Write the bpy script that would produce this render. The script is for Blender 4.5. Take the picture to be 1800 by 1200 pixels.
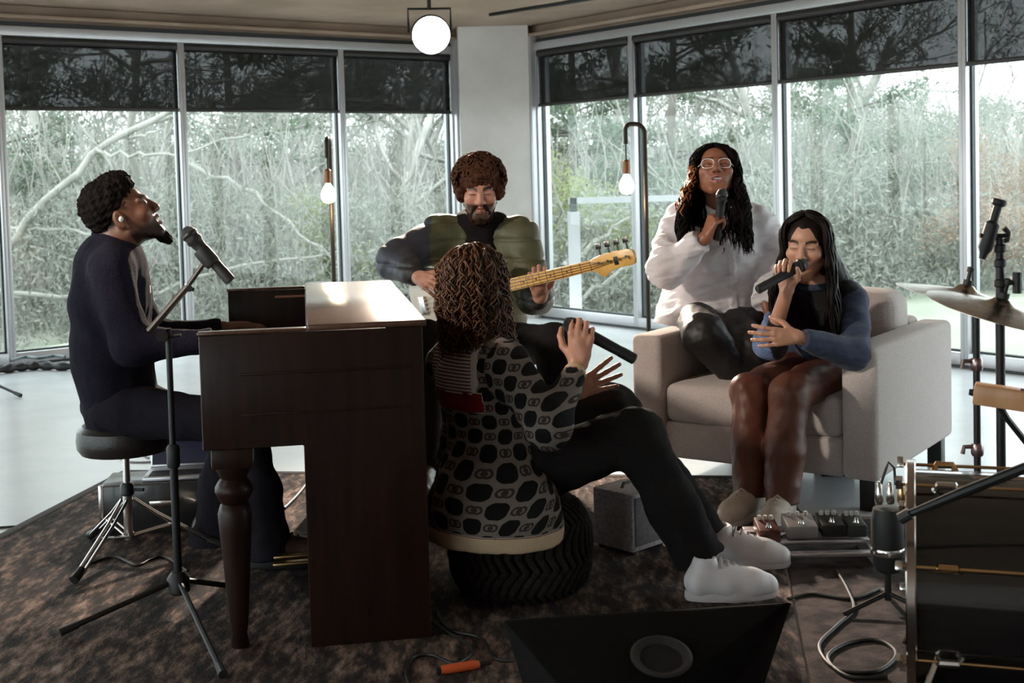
import bpy, bmesh, math, random
import numpy as np
from mathutils import Vector, Matrix

random.seed(7); RNG = np.random.default_rng(7)
for _o in list(bpy.data.objects): bpy.data.objects.remove(_o)
SC = bpy.context.scene
COL = SC.collection
R = math.radians

# ------------------------------------------------------------------ camera
FPX = 2230.0                     # focal length in pixels of the 1800 wide frame
CAMZ = 1.30
PITCH, ROLL = math.atan(114.0/FPX), 0.027
AXY = 421.0                      # image row of the optical axis
cam_d = bpy.data.cameras.new('camera'); cam = bpy.data.objects.new('camera', cam_d); COL.objects.link(cam)
cam_d.sensor_width = 36.0; cam_d.lens = FPX/1800*36
cam_d.shift_y = (AXY-600)/1800
cam_d.clip_start = .05; cam_d.clip_end = 400
cam_d.dof.use_dof = True; cam_d.dof.focus_distance = 4.6; cam_d.dof.aperture_fstop = 5.6
CAM_R = Matrix.Rotation(math.pi/2-PITCH, 3, 'X') @ Matrix.Rotation(-ROLL, 3, 'Z')
cam.matrix_world = Matrix.Translation((0,0,CAMZ)) @ CAM_R.to_4x4()
SC.camera = cam

def ray(px, py): return CAM_R @ Vector(((px-900)/FPX, -(py-AXY)/FPX, -1))
def U(px, py, Y):                # photo pixel at a known distance Y -> world point
    d = ray(px, py); t = Y/d.y; return Vector((d.x*t, Y, CAMZ+d.z*t))
def UZ(px, py, z):               # photo pixel at a known height -> world point
    d = ray(px, py); t = (z-CAMZ)/d.z; return Vector((d.x*t, d.y*t, z))
def G(px, py): return UZ(px, py, 0.0)

# ------------------------------------------------------------------ world, exposure
W = bpy.data.worlds.new('world'); SC.world = W; W.use_nodes = True
bg = W.node_tree.nodes['Background']; bg.inputs[0].default_value = (.90,.95,1.0,1); bg.inputs[1].default_value = 4.5
SC.view_settings.view_transform = 'Standard'; SC.view_settings.look = 'None'
SC.view_settings.gamma = 1.0; SC.view_settings.exposure = 0.28; SC.view_settings.use_curve_mapping = False

# ------------------------------------------------------------------ materials
MATS = {}
def _new(name):
    m = bpy.data.materials.new(name); m.use_nodes = True; MATS[name] = m
    nt = m.node_tree; return m, nt, nt.nodes['Principled BSDF'], nt.nodes, nt.links
def mat(name, col, rough=.5, metal=0., var=0., vscale=8., bump=0., bscale=60., coat=0., spec=.5, col2=None, emit=None, estr=0., attr=None, sheen=0., trans=0.):
    """procedural material: base colour with noise variation and noise bump"""
    if name in MATS: return MATS[name]
    m, nt, P, N, L = _new(name)
    P.inputs['Roughness'].default_value = rough; P.inputs['Metallic'].default_value = metal
    P.inputs['Specular IOR Level'].default_value = spec
    P.inputs['Coat Weight'].default_value = coat
    P.inputs['Sheen Weight'].default_value = sheen
    c = (*col, 1)
    P.inputs['Base Color'].default_value = c
    tc = N.new('ShaderNodeTexCoord')
    src = None
    if attr:
        a = N.new('ShaderNodeAttribute'); a.attribute_name = attr; src = a.outputs['Color']
    if var > 0 or col2:
        n = N.new('ShaderNodeTexNoise'); n.inputs['Scale'].default_value = vscale; n.inputs['Detail'].default_value = 5
        L.new(tc.outputs['Object'], n.inputs['Vector'])
        mx = N.new('ShaderNodeMix'); mx.data_type = 'RGBA'
        mr = N.new('ShaderNodeMapRange'); mr.inputs[1].default_value = .35; mr.inputs[2].default_value = .65
        L.new(n.outputs['Fac'], mr.inputs[0]); L.new(mr.outputs[0], mx.inputs[0])
        if src is not None:
            mx.blend_type = 'MULTIPLY'
            L.new(src, mx.inputs[6]); mx.inputs[7].default_value = (1-var,1-var,1-var,1)
        else:
            mx.inputs[6].default_value = c
            mx.inputs[7].default_value = (*(col2 or [max(0,x*(1-var)) for x in col]), 1)
        L.new(mx.outputs[2], P.inputs['Base Color'])
    elif src is not None: L.new(src, P.inputs['Base Color'])
    if bump > 0:
        n = N.new('ShaderNodeTexNoise'); n.inputs['Scale'].default_value = bscale; n.inputs['Detail'].default_value = 4
        L.new(tc.outputs['Object'], n.inputs['Vector'])
        b = N.new('ShaderNodeBump'); b.inputs['Strength'].default_value = bump; b.inputs['Distance'].default_value = .01
        L.new(n.outputs['Fac'], b.inputs['Height']); L.new(b.outputs[0], P.inputs['Normal'])
    if emit:
        P.inputs['Emission Color'].default_value = (*emit,1); P.inputs['Emission Strength'].default_value = estr
    if trans:
        P.inputs['Transmission Weight'].default_value = trans
    return m
def srgb(r,g,b):
    f = lambda v: (v/255/12.92 if v/255 <= .04045 else ((v/255+.055)/1.055)**2.4)
    return (f(r),f(g),f(b))

# ------------------------------------------------------------------ objects
def tag(o, label=None, cat=None, group=None, kind=None):
    if label: o['label'] = label
    if cat: o['category'] = cat
    if group: o['group'] = group
    if kind: o['kind'] = kind
    return o
def thing(name, label, cat, loc=(0,0,0), rotz=0., group=None):
    o = bpy.data.objects.new(name, None); COL.objects.link(o); o.empty_display_size = .1
    o.location = loc; o.rotation_euler = (0,0,rotz)
    return tag(o, label, cat, group)
def link(name, me, m, parent=None, local=False):
    """one mesh object; with a parent the mesh coordinates are world ones unless local"""
    o = bpy.data.objects.new(name, me); COL.objects.link(o)
    if m is not None and not me.materials:
        for x in (m if isinstance(m,(list,tuple)) else [m]): me.materials.append(x)
    if parent is not None:
        o.parent = parent
        if not local:
            pm = world_of(parent)
            o.matrix_parent_inverse = pm.inverted()
    return o
def world_of(o):
    m = Matrix.Translation(o.location) @ o.rotation_euler.to_matrix().to_4x4() @ Matrix.Diagonal((*o.scale,1))
    if o.parent is not None: m = world_of(o.parent) @ o.matrix_parent_inverse @ m
    return m
def copy_tree(o, parent=None):
    c = o.copy(); COL.objects.link(c); c.parent = parent
    for ch in list(o.children): copy_tree(ch, c)
    return c

def finish(me, smooth=None):
    if smooth is not None:
        me.polygons.foreach_set('use_smooth', [True]*len(me.polygons))
        if smooth < 179: me.set_sharp_from_angle(angle=R(smooth))
    me.update(); return me
class MB:
    """collects shapes into one mesh"""
    def __init__(s): s.v=[]; s.f=[]
    def _add(s, vs, fs, M=None):
        b = len(s.v)
        s.v += [ (M @ Vector(p)) if M is not None else Vector(p) for p in vs]
        s.f += [tuple(i+b for i in f) for f in fs]; return s
    def box(s, lo, hi, M=None, bev=0., seg=2):
        bm = bmesh.new(); bmesh.ops.create_cube(bm, size=1)
        c = [(a+b)/2 for a,b in zip(lo,hi)]; d=[abs(b-a) for a,b in zip(lo,hi)]
        for v in bm.verts: v.co = Vector((c[0]+v.co.x*d[0], c[1]+v.co.y*d[1], c[2]+v.co.z*d[2]))
        if bev>0:
            bmesh.ops.bevel(bm, geom=bm.edges[:], offset=min(bev, .49*min(d)), segments=seg, profile=.5, affect='EDGES')
        return s.bm(bm, M)
    def bm(s, bm, M=None):
        bm.verts.index_update()
        s._add([v.co.copy() for v in bm.verts], [[v.index for v in f.verts] for f in bm.faces], M); bm.free(); return s
    def prism(s, pts, axis, lo, hi, M=None, bev=0.):
        """polygon pts (2D) extruded along axis 0/1/2 from lo to hi"""
        def mk(p,h):
            return {0:(h,p[0],p[1]),1:(p[0],h,p[1]),2:(p[0],p[1],h)}[axis]
        bm = bmesh.new(); n=len(pts)
        a=[bm.verts.new(mk(p,lo)) for p in pts]; b=[bm.verts.new(mk(p,hi)) for p in pts]
        bm.faces.new(a); bm.faces.new(b[::-1])
        for i in range(n): bm.faces.new((a[i],b[i],b[(i+1)%n],a[(i+1)%n]))
        bmesh.ops.recalc_face_normals(bm, faces=bm.faces[:])
        if bev>0: bmesh.ops.bevel(bm, geom=bm.edges[:], offset=bev, segments=2, profile=.5, affect='EDGES')
        return s.bm(bm, M)
    def tube(s, pts, r, n=10, M=None, cap=True, closed=False):
        pts=[Vector(p) for p in pts]; m=len(pts)
        rs = r if isinstance(r,(list,tuple)) else [r]*m
        vs=[];fs=[]; prev=None
        for i,p in enumerate(pts):
            if closed: t=pts[(i+1)%m]-pts[i-1]
            else: t=pts[min(i+1,m-1)]-pts[max(i-1,0)]
            t.normalize()
            if prev is None:
                a=Vector((0,0,1)) if abs(t.z)<.9 else Vector((1,0,0)); n1=t.cross(a).normalized()
            else: n1=(prev-t*prev.dot(t)).normalized()
            prev=n1; n2=t.cross(n1)
            for k in range(n):
                an=2*math.pi*k/n; vs.append(p+(n1*math.cos(an)+n2*math.sin(an))*rs[i])
        rng = m if closed else m-1
        for i in range(rng):
            for k in range(n):
                a=i*n+k; b=i*n+(k+1)%n; c=((i+1)%m)*n+(k+1)%n; d=((i+1)%m)*n+k
                fs.append((a,b,c,d))
        if cap and not closed:
            fs.append(tuple(range(n))[::-1]); fs.append(tuple(range((m-1)*n,m*n)))
        return s._add(vs,fs,M)
    def lathe(s, prof, n=24, M=None, cap=True):
        """profile (r,z) turned around Z"""
        vs=[];fs=[]; m=len(prof)
        for r,z in prof:
            for k in range(n):
                a=2*math.pi*k/n; vs.append((r*math.cos(a),r*math.sin(a),z))
        for i in range(m-1):
            for k in range(n):
                fs.append((i*n+k,i*n+(k+1)%n,(i+1)*n+(k+1)%n,(i+1)*n+k))
        if cap:
            fs.append(tuple(range(n))[::-1]); fs.append(tuple(range((m-1)*n,m*n)))
        return s._add(vs,fs,M)
    def sphere(s, c, r, n=16, M=None):
        bm=bmesh.new(); bmesh.ops.create_uvsphere(bm,u_segments=n,v_segments=max(6,n//2),radius=1)
        rr = r if isinstance(r,(list,tuple)) else (r,r,r)
        for v in bm.verts: v.co=Vector((c[0]+v.co.x*rr[0],c[1]+v.co.y*rr[1],c[2]+v.co.z*rr[2]))
        return s.bm(bm,M)
    def mesh(s, name, smooth=35):
        me=bpy.data.meshes.new(name); me.from_pydata([tuple(v) for v in s.v],[],s.f)
        return finish(me, smooth)
    def obj(s, name, m, parent=None, smooth=35, local=False):
        return link(name, s.mesh(name,smooth), m, parent, local)
def frame(o, x=None, y=None, z=(0,0,1)):
    """matrix with origin o, z axis z and x (or y) axis as given"""
    z=Vector(z).normalized()
    if x is not None:
        x=Vector(x); x=(x-z*x.dot(z)).normalized(); y=z.cross(x)
    else:
        y=Vector(y); y=(y-z*y.dot(z)).normalized(); x=y.cross(z)
    m=Matrix((x,y,z)).transposed().to_4x4(); m.translation=Vector(o); return m
def along(a,b,up=(0,0,1)):
    """matrix whose z axis runs from a to b, origin a"""
    a=Vector(a);b=Vector(b);z=(b-a).normalized(); u=Vector(up)
    if abs(z.dot(u))>.95: u=Vector((1,0,0))
    return frame(a,y=u,z=z)
# ================================================================== ROOM
# room axes: E1 along the left window wall, E2 along the right one, the glass corner at QC
QC = Vector((-.082, 11.958, 0)); RM = Matrix(((.8,-.6,0,QC.x),(.6,.8,0,QC.y),(0,0,1,0),(0,0,0,1)))
def A(a,b,z=0.): return RM @ Vector((a,b,z))
ZH, ZC = 2.405, 2.63             # head of the glazing, ceiling
ROOM = 13.2

def concrete(name, c1, c2, rough, bump, scale=1.3, spec=.4):
    m, nt, P, N, L = _new(name)
    tc=N.new('ShaderNodeTexCoord'); n=N.new('ShaderNodeTexNoise'); n.inputs['Scale'].default_value=scale; n.inputs['Detail'].default_value=8; n.inputs['Roughness'].default_value=.62
    L.new(tc.outputs['Object'],n.inputs['Vector'])
    cr=N.new('ShaderNodeValToRGB'); cr.color_ramp.elements[0].position=.3; cr.color_ramp.elements[1].position=.72
    cr.color_ramp.elements[0].color=(*c1,1); cr.color_ramp.elements[1].color=(*c2,1)
    L.new(n.outputs['Fac'],cr.inputs[0]); L.new(cr.outputs[0],P.inputs['Base Color'])
    n2=N.new('ShaderNodeTexNoise'); n2.inputs['Scale'].default_value=45; n2.inputs['Detail'].default_value=6; L.new(tc.outputs['Object'],n2.inputs['Vector'])
    b=N.new('ShaderNodeBump'); b.inputs['Strength'].default_value=bump; b.inputs['Distance'].default_value=.01
    L.new(n2.outputs['Fac'],b.inputs['Height']); L.new(b.outputs[0],P.inputs['Normal'])
    P.inputs['Specular IOR Level'].default_value=spec
    mr=N.new('ShaderNodeMapRange'); mr.inputs[3].default_value=rough*.8; mr.inputs[4].default_value=rough*1.25
    L.new(n.outputs['Fac'],mr.inputs[0]); L.new(mr.outputs[0],P.inputs['Roughness'])
    return m
M_floor = concrete('polished_concrete', (.50,.52,.545), (.64,.655,.675), .22, .04, 1.1, .5)
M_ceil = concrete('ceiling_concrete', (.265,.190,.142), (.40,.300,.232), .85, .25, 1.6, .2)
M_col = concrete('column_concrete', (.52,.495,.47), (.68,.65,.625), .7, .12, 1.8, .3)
M_wall = mat('warm_plaster', (.30,.26,.24), .8, var=.2, vscale=2)
M_alu = mat('window_aluminium', (.50,.50,.52), .38, .55, var=.08, vscale=3)
M_gask = mat('black_gasket', (.02,.025,.028), .5)

def struct(o): o['kind']='structure'; return o
b=MB().box((-ROOM,-ROOM,-.15),(.3,.3,0),RM); struct(b.obj('floor',M_floor))
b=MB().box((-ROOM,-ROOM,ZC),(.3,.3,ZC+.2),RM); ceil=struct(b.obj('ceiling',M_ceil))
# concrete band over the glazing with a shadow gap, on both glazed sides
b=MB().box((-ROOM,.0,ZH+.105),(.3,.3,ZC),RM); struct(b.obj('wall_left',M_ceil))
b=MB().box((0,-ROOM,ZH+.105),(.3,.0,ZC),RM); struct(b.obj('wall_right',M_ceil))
# unseen far-left wall, its glazing added to bring in fill light: piers, head, sill
b=MB()
for b0_ in (-12.6,-9.6,-6.4,-3.2,0): b.box((-ROOM-.2,b0_-.08,0),(-ROOM,b0_+.08,ZC),RM)
b.box((-ROOM-.2,-ROOM,0),(-ROOM,-12.6,ZC),RM); b.box((-ROOM-.2,-12.6,ZH),(-ROOM,.3,ZC),RM); b.box((-ROOM-.2,-12.6,0),(-ROOM,.3,.1),RM); struct(b.obj('wall_rear',M_wall))
b=MB().box((-ROOM,-ROOM-.2,0),(.3,-ROOM,ZC),RM); struct(b.obj('wall_near',M_wall))
b=MB().box((-ROOM,-.06,ZH),(-.05,.10,ZH+.07),RM,bev=.004); struct(b.obj('trim_1',M_alu))
b=MB().box((-.06,-ROOM,ZH),(.10,-.05,ZH+.07),RM,bev=.004); struct(b.obj('trim_2',M_alu))
b=MB().box((-ROOM,-.03,ZH+.07),(-.05,.12,ZH+.105),RM); struct(b.obj('trim_3',M_gask))
b=MB().box((-.03,-ROOM,ZH+.07),(.12,-.05,ZH+.105),RM); struct(b.obj('trim_4',M_gask))
# thin ledge along the concrete band (the pale line above the right windows)
b=MB().box((-.10,-ROOM,ZH+.125),(.0,-.05,ZH+.15),RM,bev=.004); struct(b.obj('trim_5',M_ceil))
b=MB().box((-ROOM,-.10,ZH+.125),(-.05,.0,ZH+.15),RM,bev=.004); struct(b.obj('trim_6',M_ceil))
# dark base under the frames
b=MB().box((-ROOM,-.05,0),(-.05,.10,.018),RM); struct(b.obj('baseboard_left',M_gask))
b=MB().box((-.05,-ROOM,0),(.10,-.05,.018),RM); struct(b.obj('baseboard_right',M_gask))

def glass_mat():
    m=bpy.data.materials.new('window_glass'); m.use_nodes=True; nt=m.node_tree; N=nt.nodes; L=nt.links
    N.remove(N['Principled BSDF']); out=N['Material Output']
    t=N.new('ShaderNodeBsdfTransparent'); t.inputs[0].default_value=(.90,.945,.93,1)
    g=N.new('ShaderNodeBsdfGlossy'); g.inputs['Roughness'].default_value=.0; g.inputs[0].default_value=(1,1,1,1)
    fr=N.new('ShaderNodeFresnel'); fr.inputs[0].default_value=1.42
    ge=N.new('ShaderNodeNewGeometry'); mm=N.new('ShaderNodeMath'); mm.operation='MULTIPLY_ADD'; mm.inputs[1].default_value=-1; mm.inputs[2].default_value=1; L.new(ge.outputs['Backfacing'],mm.inputs[0])
    m2=N.new('ShaderNodeMath'); m2.operation='MULTIPLY'; L.new(mm.outputs[0],m2.inputs[0]); L.new(fr.outputs[0],m2.inputs[1])
    mx=N.new('ShaderNodeMixShader'); L.new(m2.outputs[0],mx.inputs[0]); L.new(t.outputs[0],mx.inputs[1]); L.new(g.outputs[0],mx.inputs[2]); L.new(mx.outputs[0],out.inputs[0])
    return m
M_glass=glass_mat()
def blind_mat():
    m=bpy.data.materials.new('blind_mesh_fabric'); m.use_nodes=True; nt=m.node_tree; N=nt.nodes; L=nt.links
    P=N['Principled BSDF']; P.inputs['Base Color'].default_value=(.009,.0075,.007,1); P.inputs['Roughness'].default_value=.8; P.inputs['Specular IOR Level'].default_value=.15
    t=N.new('ShaderNodeBsdfTransparent'); mx=N.new('ShaderNodeMixShader')
    tc=N.new('ShaderNodeTexCoord'); n=N.new('ShaderNodeTexNoise'); n.inputs['Scale'].default_value=220; L.new(tc.outputs['Object'],n.inputs['Vector'])
    mr=N.new('ShaderNodeMapRange'); mr.inputs[1].default_value=.3; mr.inputs[2].default_value=.7; mr.inputs[3].default_value=.13; mr.inputs[4].default_value=.22
    L.new(n.outputs['Fac'],mr.inputs[0]); L.new(mr.outputs[0],mx.inputs[0]); L.new(P.outputs[0],mx.inputs[1]); L.new(t.outputs[0],mx.inputs[2]); L.new(mx.outputs[0],N['Material Output'].inputs[0])
    return m
M_blind=blind_mat(); M_blindbar=mat('blind_bar',(.018,.015,.014),.5)

LEFT=[-.55,-1.706,-3.137,-4.515,-5.95,-7.4,-8.85,-10.3,-11.75]
RIGHT=[-.61,-1.878,-3.41,-4.938,-6.47,-8.0,-9.53,-11.06,-12.6]
WN=[0]
def pane_window(p0,p1,side):
    """one glazed bay between p0 and p1 along a wall; local frame: x along, y outward"""
    WN[0]+=1
    if side=='L': M=RM
    else: M=RM@Matrix(((0,1,0,0),(1,0,0,0),(0,0,1,0),(0,0,0,1)))
    lo,hi=min(p0,p1),max(p0,p1); w=.027
    fr=MB()
    for x in (lo,hi):
        s=1 if x==lo else -1
        fr.box((min(x,x+s*w),-.05,.018),(max(x,x+s*w),.09,ZH),M,bev=.003)
    fr.box((lo+w,-.05,.018),(hi-w,.09,.095),M,bev=.003); fr.box((lo+w,-.02,ZH-.05),(hi-w,.07,ZH),M)
    o=struct(fr.obj('window_%d'%WN[0],M_alu))
    g=MB()
    for x0,x1,z0,z1 in ((lo+w,lo+w+.012,.095,ZH-.05),(hi-w-.012,hi-w,.095,ZH-.05),(lo+w,hi-w,.095,.107),(lo+w,hi-w,ZH-.062,ZH-.05)):
        g.box((x0,.0,z0),(x1,.035,z1),M)
    g.obj('gasket',M_gask,o)
    p=MB().box((lo+w+.012,.012,.107),(hi-w-.012,.020,ZH-.062),M); p.obj('pane',M_glass,o)
    return o
def blind(p0,p1,side,label):
    if side=='L': M=RM
    else: M=RM@Matrix(((0,1,0,0),(1,0,0,0),(0,0,1,0),(0,0,0,1)))
    lo,hi=min(p0,p1)+.03,max(p0,p1)-.03; zb=1.865 if side=='L' else 1.90
    t=thing('roller_blind',label,'blind',M@Vector(((lo+hi)/2,-.03,zb)),group='roller blinds pulled down over the upper windows')
    MB().box((lo,-.032,zb+.025),(hi,-.029,ZH-.03),M).obj('fabric',M_blind,t)
    MB().box((lo,-.042,zb),(hi,-.020,zb+.03),M,bev=.006).obj('bottom_bar',M_blindbar,t)
    Mr=M@frame((lo,-.03,ZH-.03),x=(0,0,1),z=(1,0,0))
    MB().lathe([(.028,0),(.028,hi-lo)],14,Mr).obj('roller',M_blindbar,t)
LBL_L=['dark mesh roller blind beside the concrete column, left of it','dark mesh roller blind above the left floor lamp, second left of the column','leftmost dark mesh roller blind, above the pianist']
LBL_R=['dark mesh roller blind just right of the concrete column','dark mesh roller blind above the woman in the white shirt','wide dark mesh roller blind with a pine and pale sky showing through','rightmost dark mesh roller blind, above the drum microphones']
for i in range(len(LEFT)-1):
    pane_window(LEFT[i],LEFT[i+1],'L')
    if i<3: blind(LEFT[i],LEFT[i+1],'L',LBL_L[i])
for i in range(len(RIGHT)-1):
    pane_window(RIGHT[i],RIGHT[i+1],'R')
    if i<4: blind(RIGHT[i],RIGHT[i+1],'R',LBL_R[i])
for b0_,b1_ in ((-12.6,-9.6),(-9.6,-6.4),(-6.4,-3.2),(-3.2,0)):  # panes of the glazing added for fill light
    WN[0]+=1; struct(MB().box((-ROOM-.12,b0_+.08,.1),(-ROOM-.11,b1_-.08,ZH),RM).obj('window_%d'%WN[0],M_glass))
# solid ends of the glazed walls
struct(MB().box((-ROOM,-.05,0),(LEFT[-1],.12,ZH),RM).obj('wall_left_end',M_wall))
struct(MB().box((-.05,-ROOM,0),(.12,RIGHT[-1],ZH),RM).obj('wall_right_end',M_wall))
# corner column in the glass corner, with the aluminium closers on both sides
CA,CB=U(812,300,11.45),U(934,300,11.45)
b=MB().prism([(CA.x,11.42),(CB.x,11.42),(CB.x+.02,11.62),(.06,12.06),(-.16,12.10),(CA.x-.02,11.62)],2,0,ZC); struct(b.obj('wall_column',M_col))
b=MB().box((-.56,-.10,0),(-.46,.10,ZC-.10),RM,bev=.004); struct(b.obj('trim_7',M_alu))
b=MB().box((-.10,-.62,0),(.10,-.50,ZC-.10),RM,bev=.004); struct(b.obj('trim_8',M_alu))
# ================================================================== OUTSIDE
def tubes_mesh(name, pts, rad, n=5, smooth=True):
    """many tubes at once: pts (S,N,3), rad (S,N)"""
    pts=np.asarray(pts,float); rad=np.asarray(rad,float); S,Np,_=pts.shape
    if rad.ndim==1: rad=np.broadcast_to(rad,(S,Np))
    t=np.gradient(pts,axis=1); t/=np.linalg.norm(t,axis=2,keepdims=True)+1e-9
    t0=t.mean(axis=1); t0/=np.linalg.norm(t0,axis=1,keepdims=True)+1e-9
    ref=np.where(np.abs(t0[:,2:3])<.75,np.array([[0,0,1.]]),np.array([[1.,0.2,0]]))[:,None,:]
    n1=np.cross(t,np.broadcast_to(ref,t.shape)); n1/=np.linalg.norm(n1,axis=2,keepdims=True)+1e-9
    n2=np.cross(t,n1)
    an=np.arange(n)*2*np.pi/n
    v=pts[:,:,None,:]+rad[:,:,None,None]*(n1[:,:,None,:]*np.cos(an)[None,None,:,None]+n2[:,:,None,:]*np.sin(an)[None,None,:,None])
    idx=np.arange(S*Np*n).reshape(S,Np,n)
    a=idx[:,:-1,:]; b=np.roll(idx,-1,axis=2)[:,:-1,:]; c=np.roll(idx,-1,axis=2)[:,1:,:]; d=idx[:,1:,:]
    f=np.stack([a,b,c,d],-1).reshape(-1,4)
    return np_mesh(name,v.reshape(-1,3),f,smooth)
def np_mesh(name,v,f,smooth=True):
    v=np.ascontiguousarray(v,dtype=np.float32); f=np.ascontiguousarray(f,dtype=np.int32); k=f.shape[1]
    me=bpy.data.meshes.new(name); me.vertices.add(len(v)); me.vertices.foreach_set('co',v.ravel())
    me.loops.add(f.size); me.loops.foreach_set('vertex_index',f.ravel())
    me.polygons.add(len(f)); me.polygons.foreach_set('loop_start',np.arange(0,f.size,k,dtype=np.int32)); me.polygons.foreach_set('loop_total',np.full(len(f),k,dtype=np.int32))
    if smooth: me.polygons.foreach_set('use_smooth',np.ones(len(f),dtype=bool))
    me.update(calc_edges=True); me.validate(); return me
def leaf_mat(name,c1,c2,trans=.35):
    m,nt,P,N,L=_new(name)
    g=N.new('ShaderNodeNewGeometry'); cr=N.new('ShaderNodeMix'); cr.data_type='RGBA'
    L.new(g.outputs['Random Per Island'],cr.inputs[0]); cr.inputs[6].default_value=(*c1,1); cr.inputs[7].default_value=(*c2,1)
    L.new(cr.outputs[2],P.inputs['Base Color']); P.inputs['Roughness'].default_value=.7; P.inputs['Specular IOR Level'].default_value=.2
    tr=N.new('ShaderNodeBsdfTranslucent'); L.new(cr.outputs[2],tr.inputs[0]); mx=N.new('ShaderNodeMixShader'); mx.inputs[0].default_value=trans
    L.new(P.outputs[0],mx.inputs[1]); L.new(tr.outputs[0],mx.inputs[2]); L.new(mx.outputs[0],N['Material Output'].inputs[0]); return m
M_bark_pale=mat('pale_bark',(.36,.35,.315),.85,var=.3,vscale=4,bump=.3,bscale=20)
M_bark_dark=mat('grey_bark',(.24,.215,.19),.9,var=.35,vscale=5,bump=.4,bscale=18)
M_leaf_pine=leaf_mat('pine_needles',(.11,.15,.105),(.22,.265,.19),.35)
M_leaf_pale=leaf_mat('pale_leaves',(.20,.218,.185),(.345,.355,.31),.4)
M_leaf_lime=leaf_mat('spring_leaves',(.26,.30,.13),(.36,.39,.20),.4)
M_leaf_rust=leaf_mat('rusty_leaves',(.26,.20,.15),(.38,.29,.23),.35)
M_ground=mat('leaf_litter',(.24,.265,.20),.95,col2=(.33,.32,.27),vscale=1.2,bump=.5,bscale=6)

def grow(rng,p,d,L,r,lev,maxlev,out,tips,droop=0.,nb=4):
    n=6; pts=[p]; q=p.copy(); dd=d/np.linalg.norm(d)
    for i in range(n-1):
        dd=dd+rng.normal(0,.13,3)+np.array([0,0,-droop if lev>0 else .03]); dd/=np.linalg.norm(dd)
        q=q+dd*L/(n-1); pts.append(q.copy())
    taper=np.linspace(1,.45 if lev<maxlev else .25,n)
    out.append((np.array(pts),r*taper))
    if lev>=maxlev:
        tips.append(np.array(pts)); return
    for _ in range(nb if lev else nb+4):
        t=rng.uniform(.25,1.); k=min(n-2,int(t*(n-1))); f=t*(n-1)-k
        b=pts[k]*(1-f)+pts[k+1]*f
        ax=rng.normal(0,1,3); ax-=ax@dd*dd; ax/=np.linalg.norm(ax)
        sp=rng.uniform(.5,1.05); nd=dd*math.cos(sp)+ax*math.sin(sp)
        grow(rng,b,nd,L*rng.uniform(.42,.68),r*.5*(1.1-.4*t),lev+1,maxlev,out,tips,droop,nb)
def leaf_quads(rng,centers,size,flat=.0,elong=1.6):
    n=len(centers); u=rng.normal(0,1,(n,3)); u/=np.linalg.norm(u,axis=1,keepdims=True)
    w=rng.normal(0,1,(n,3)); w-= (w*u).sum(1,keepdims=True)*u; w/=np.linalg.norm(w,axis=1,keepdims=True)
    s=size*rng.uniform(.6,1.4,(n,1)); u=u*s*elong; w=w*s*.5
    v=np.stack([centers-u,centers-w*1.,centers+u,centers+w],1).reshape(-1,3)
    f=np.arange(n*4).reshape(n,4); return v,f
def tree(name,label,base,h,seed,kind='bare',lean=(0,0),group=None,leaves=900,bark=None,leaf=None,lsize=.07,levels=3,r0=None,cat='tree'):
    rng=np.random.default_rng(seed); base=np.array(base,float)
    t=thing(name,label,cat,tuple(base),group=group); out=[];tips=[]
    r0=r0 or h*.014
    if kind=='pine':
        nseg=10; zz=np.linspace(0,1,nseg); tr=np.stack([base[0]+lean[0]*h*zz,base[1]+lean[1]*h*zz,base[2]+h*zz],1)
        trunk=tubes_mesh(name,tr[None],(r0*(1-.85*zz))[None],8)
        link('trunk',trunk,bark or M_bark_dark,t)
        cs=[]
        for i in range(int(h*7)):
            z=rng.uniform(.12,.98); o=base+np.array([lean[0]*h*z,lean[1]*h*z,h*z]); az=rng.uniform(0,2*math.pi); L=h*(.34*(1-z)+.07)*rng.uniform(.6,1.1)
            d=np.array([math.cos(az),math.sin(az),rng.uniform(-.05,.35)])
            s=np.linspace(0,1,6)[:,None]; p=o+d*L*s+np.array([0,0,.12*L])*s**2+rng.normal(0,.02,(6,3))
            out.append((p,np.linspace(r0*.22,r0*.05,6)))
            for q in range(int(leaves/(h*7))):
                u=rng.uniform(.25,1.); b=o+d*L*u+np.array([0,0,.12*L])*u*u; cs.append(b+rng.normal(0,.06+.16*u*L*.35,3)*np.array([1,1,.6]))
        link('branches',tubes_mesh(name,[x[0] for x in out],[x[1] for x in out],4),bark or M_bark_dark,t)
        v,f=leaf_quads(rng,np.array(cs),lsize,elong=1.9); o=link('needles',np_mesh(name,v,f,False),leaf or M_leaf_pine,t); o['kind']='stuff'
    else:
        grow(rng,base,np.array([lean[0],lean[1],1.]),h*.62,r0,0,levels,out,tips,.02,4)
        link('trunk',tubes_mesh(name,[out[0][0]],[out[0][1]],8),bark or M_bark_pale,t)
        link('branches',tubes_mesh(name,[x[0] for x in out[1:]],[x[1] for x in out[1:]],4),bark or M_bark_pale,t)
        if leaves:
            T=np.concatenate(tips); k=rng.integers(0,len(T),leaves); v,f=leaf_quads(rng,T[k]+rng.normal(0,.09,(leaves,3)),lsize)
            o=link('leaves',np_mesh(name,v,f,False),leaf or M_leaf_pale,t); o['kind']='stuff'
    return t
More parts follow.
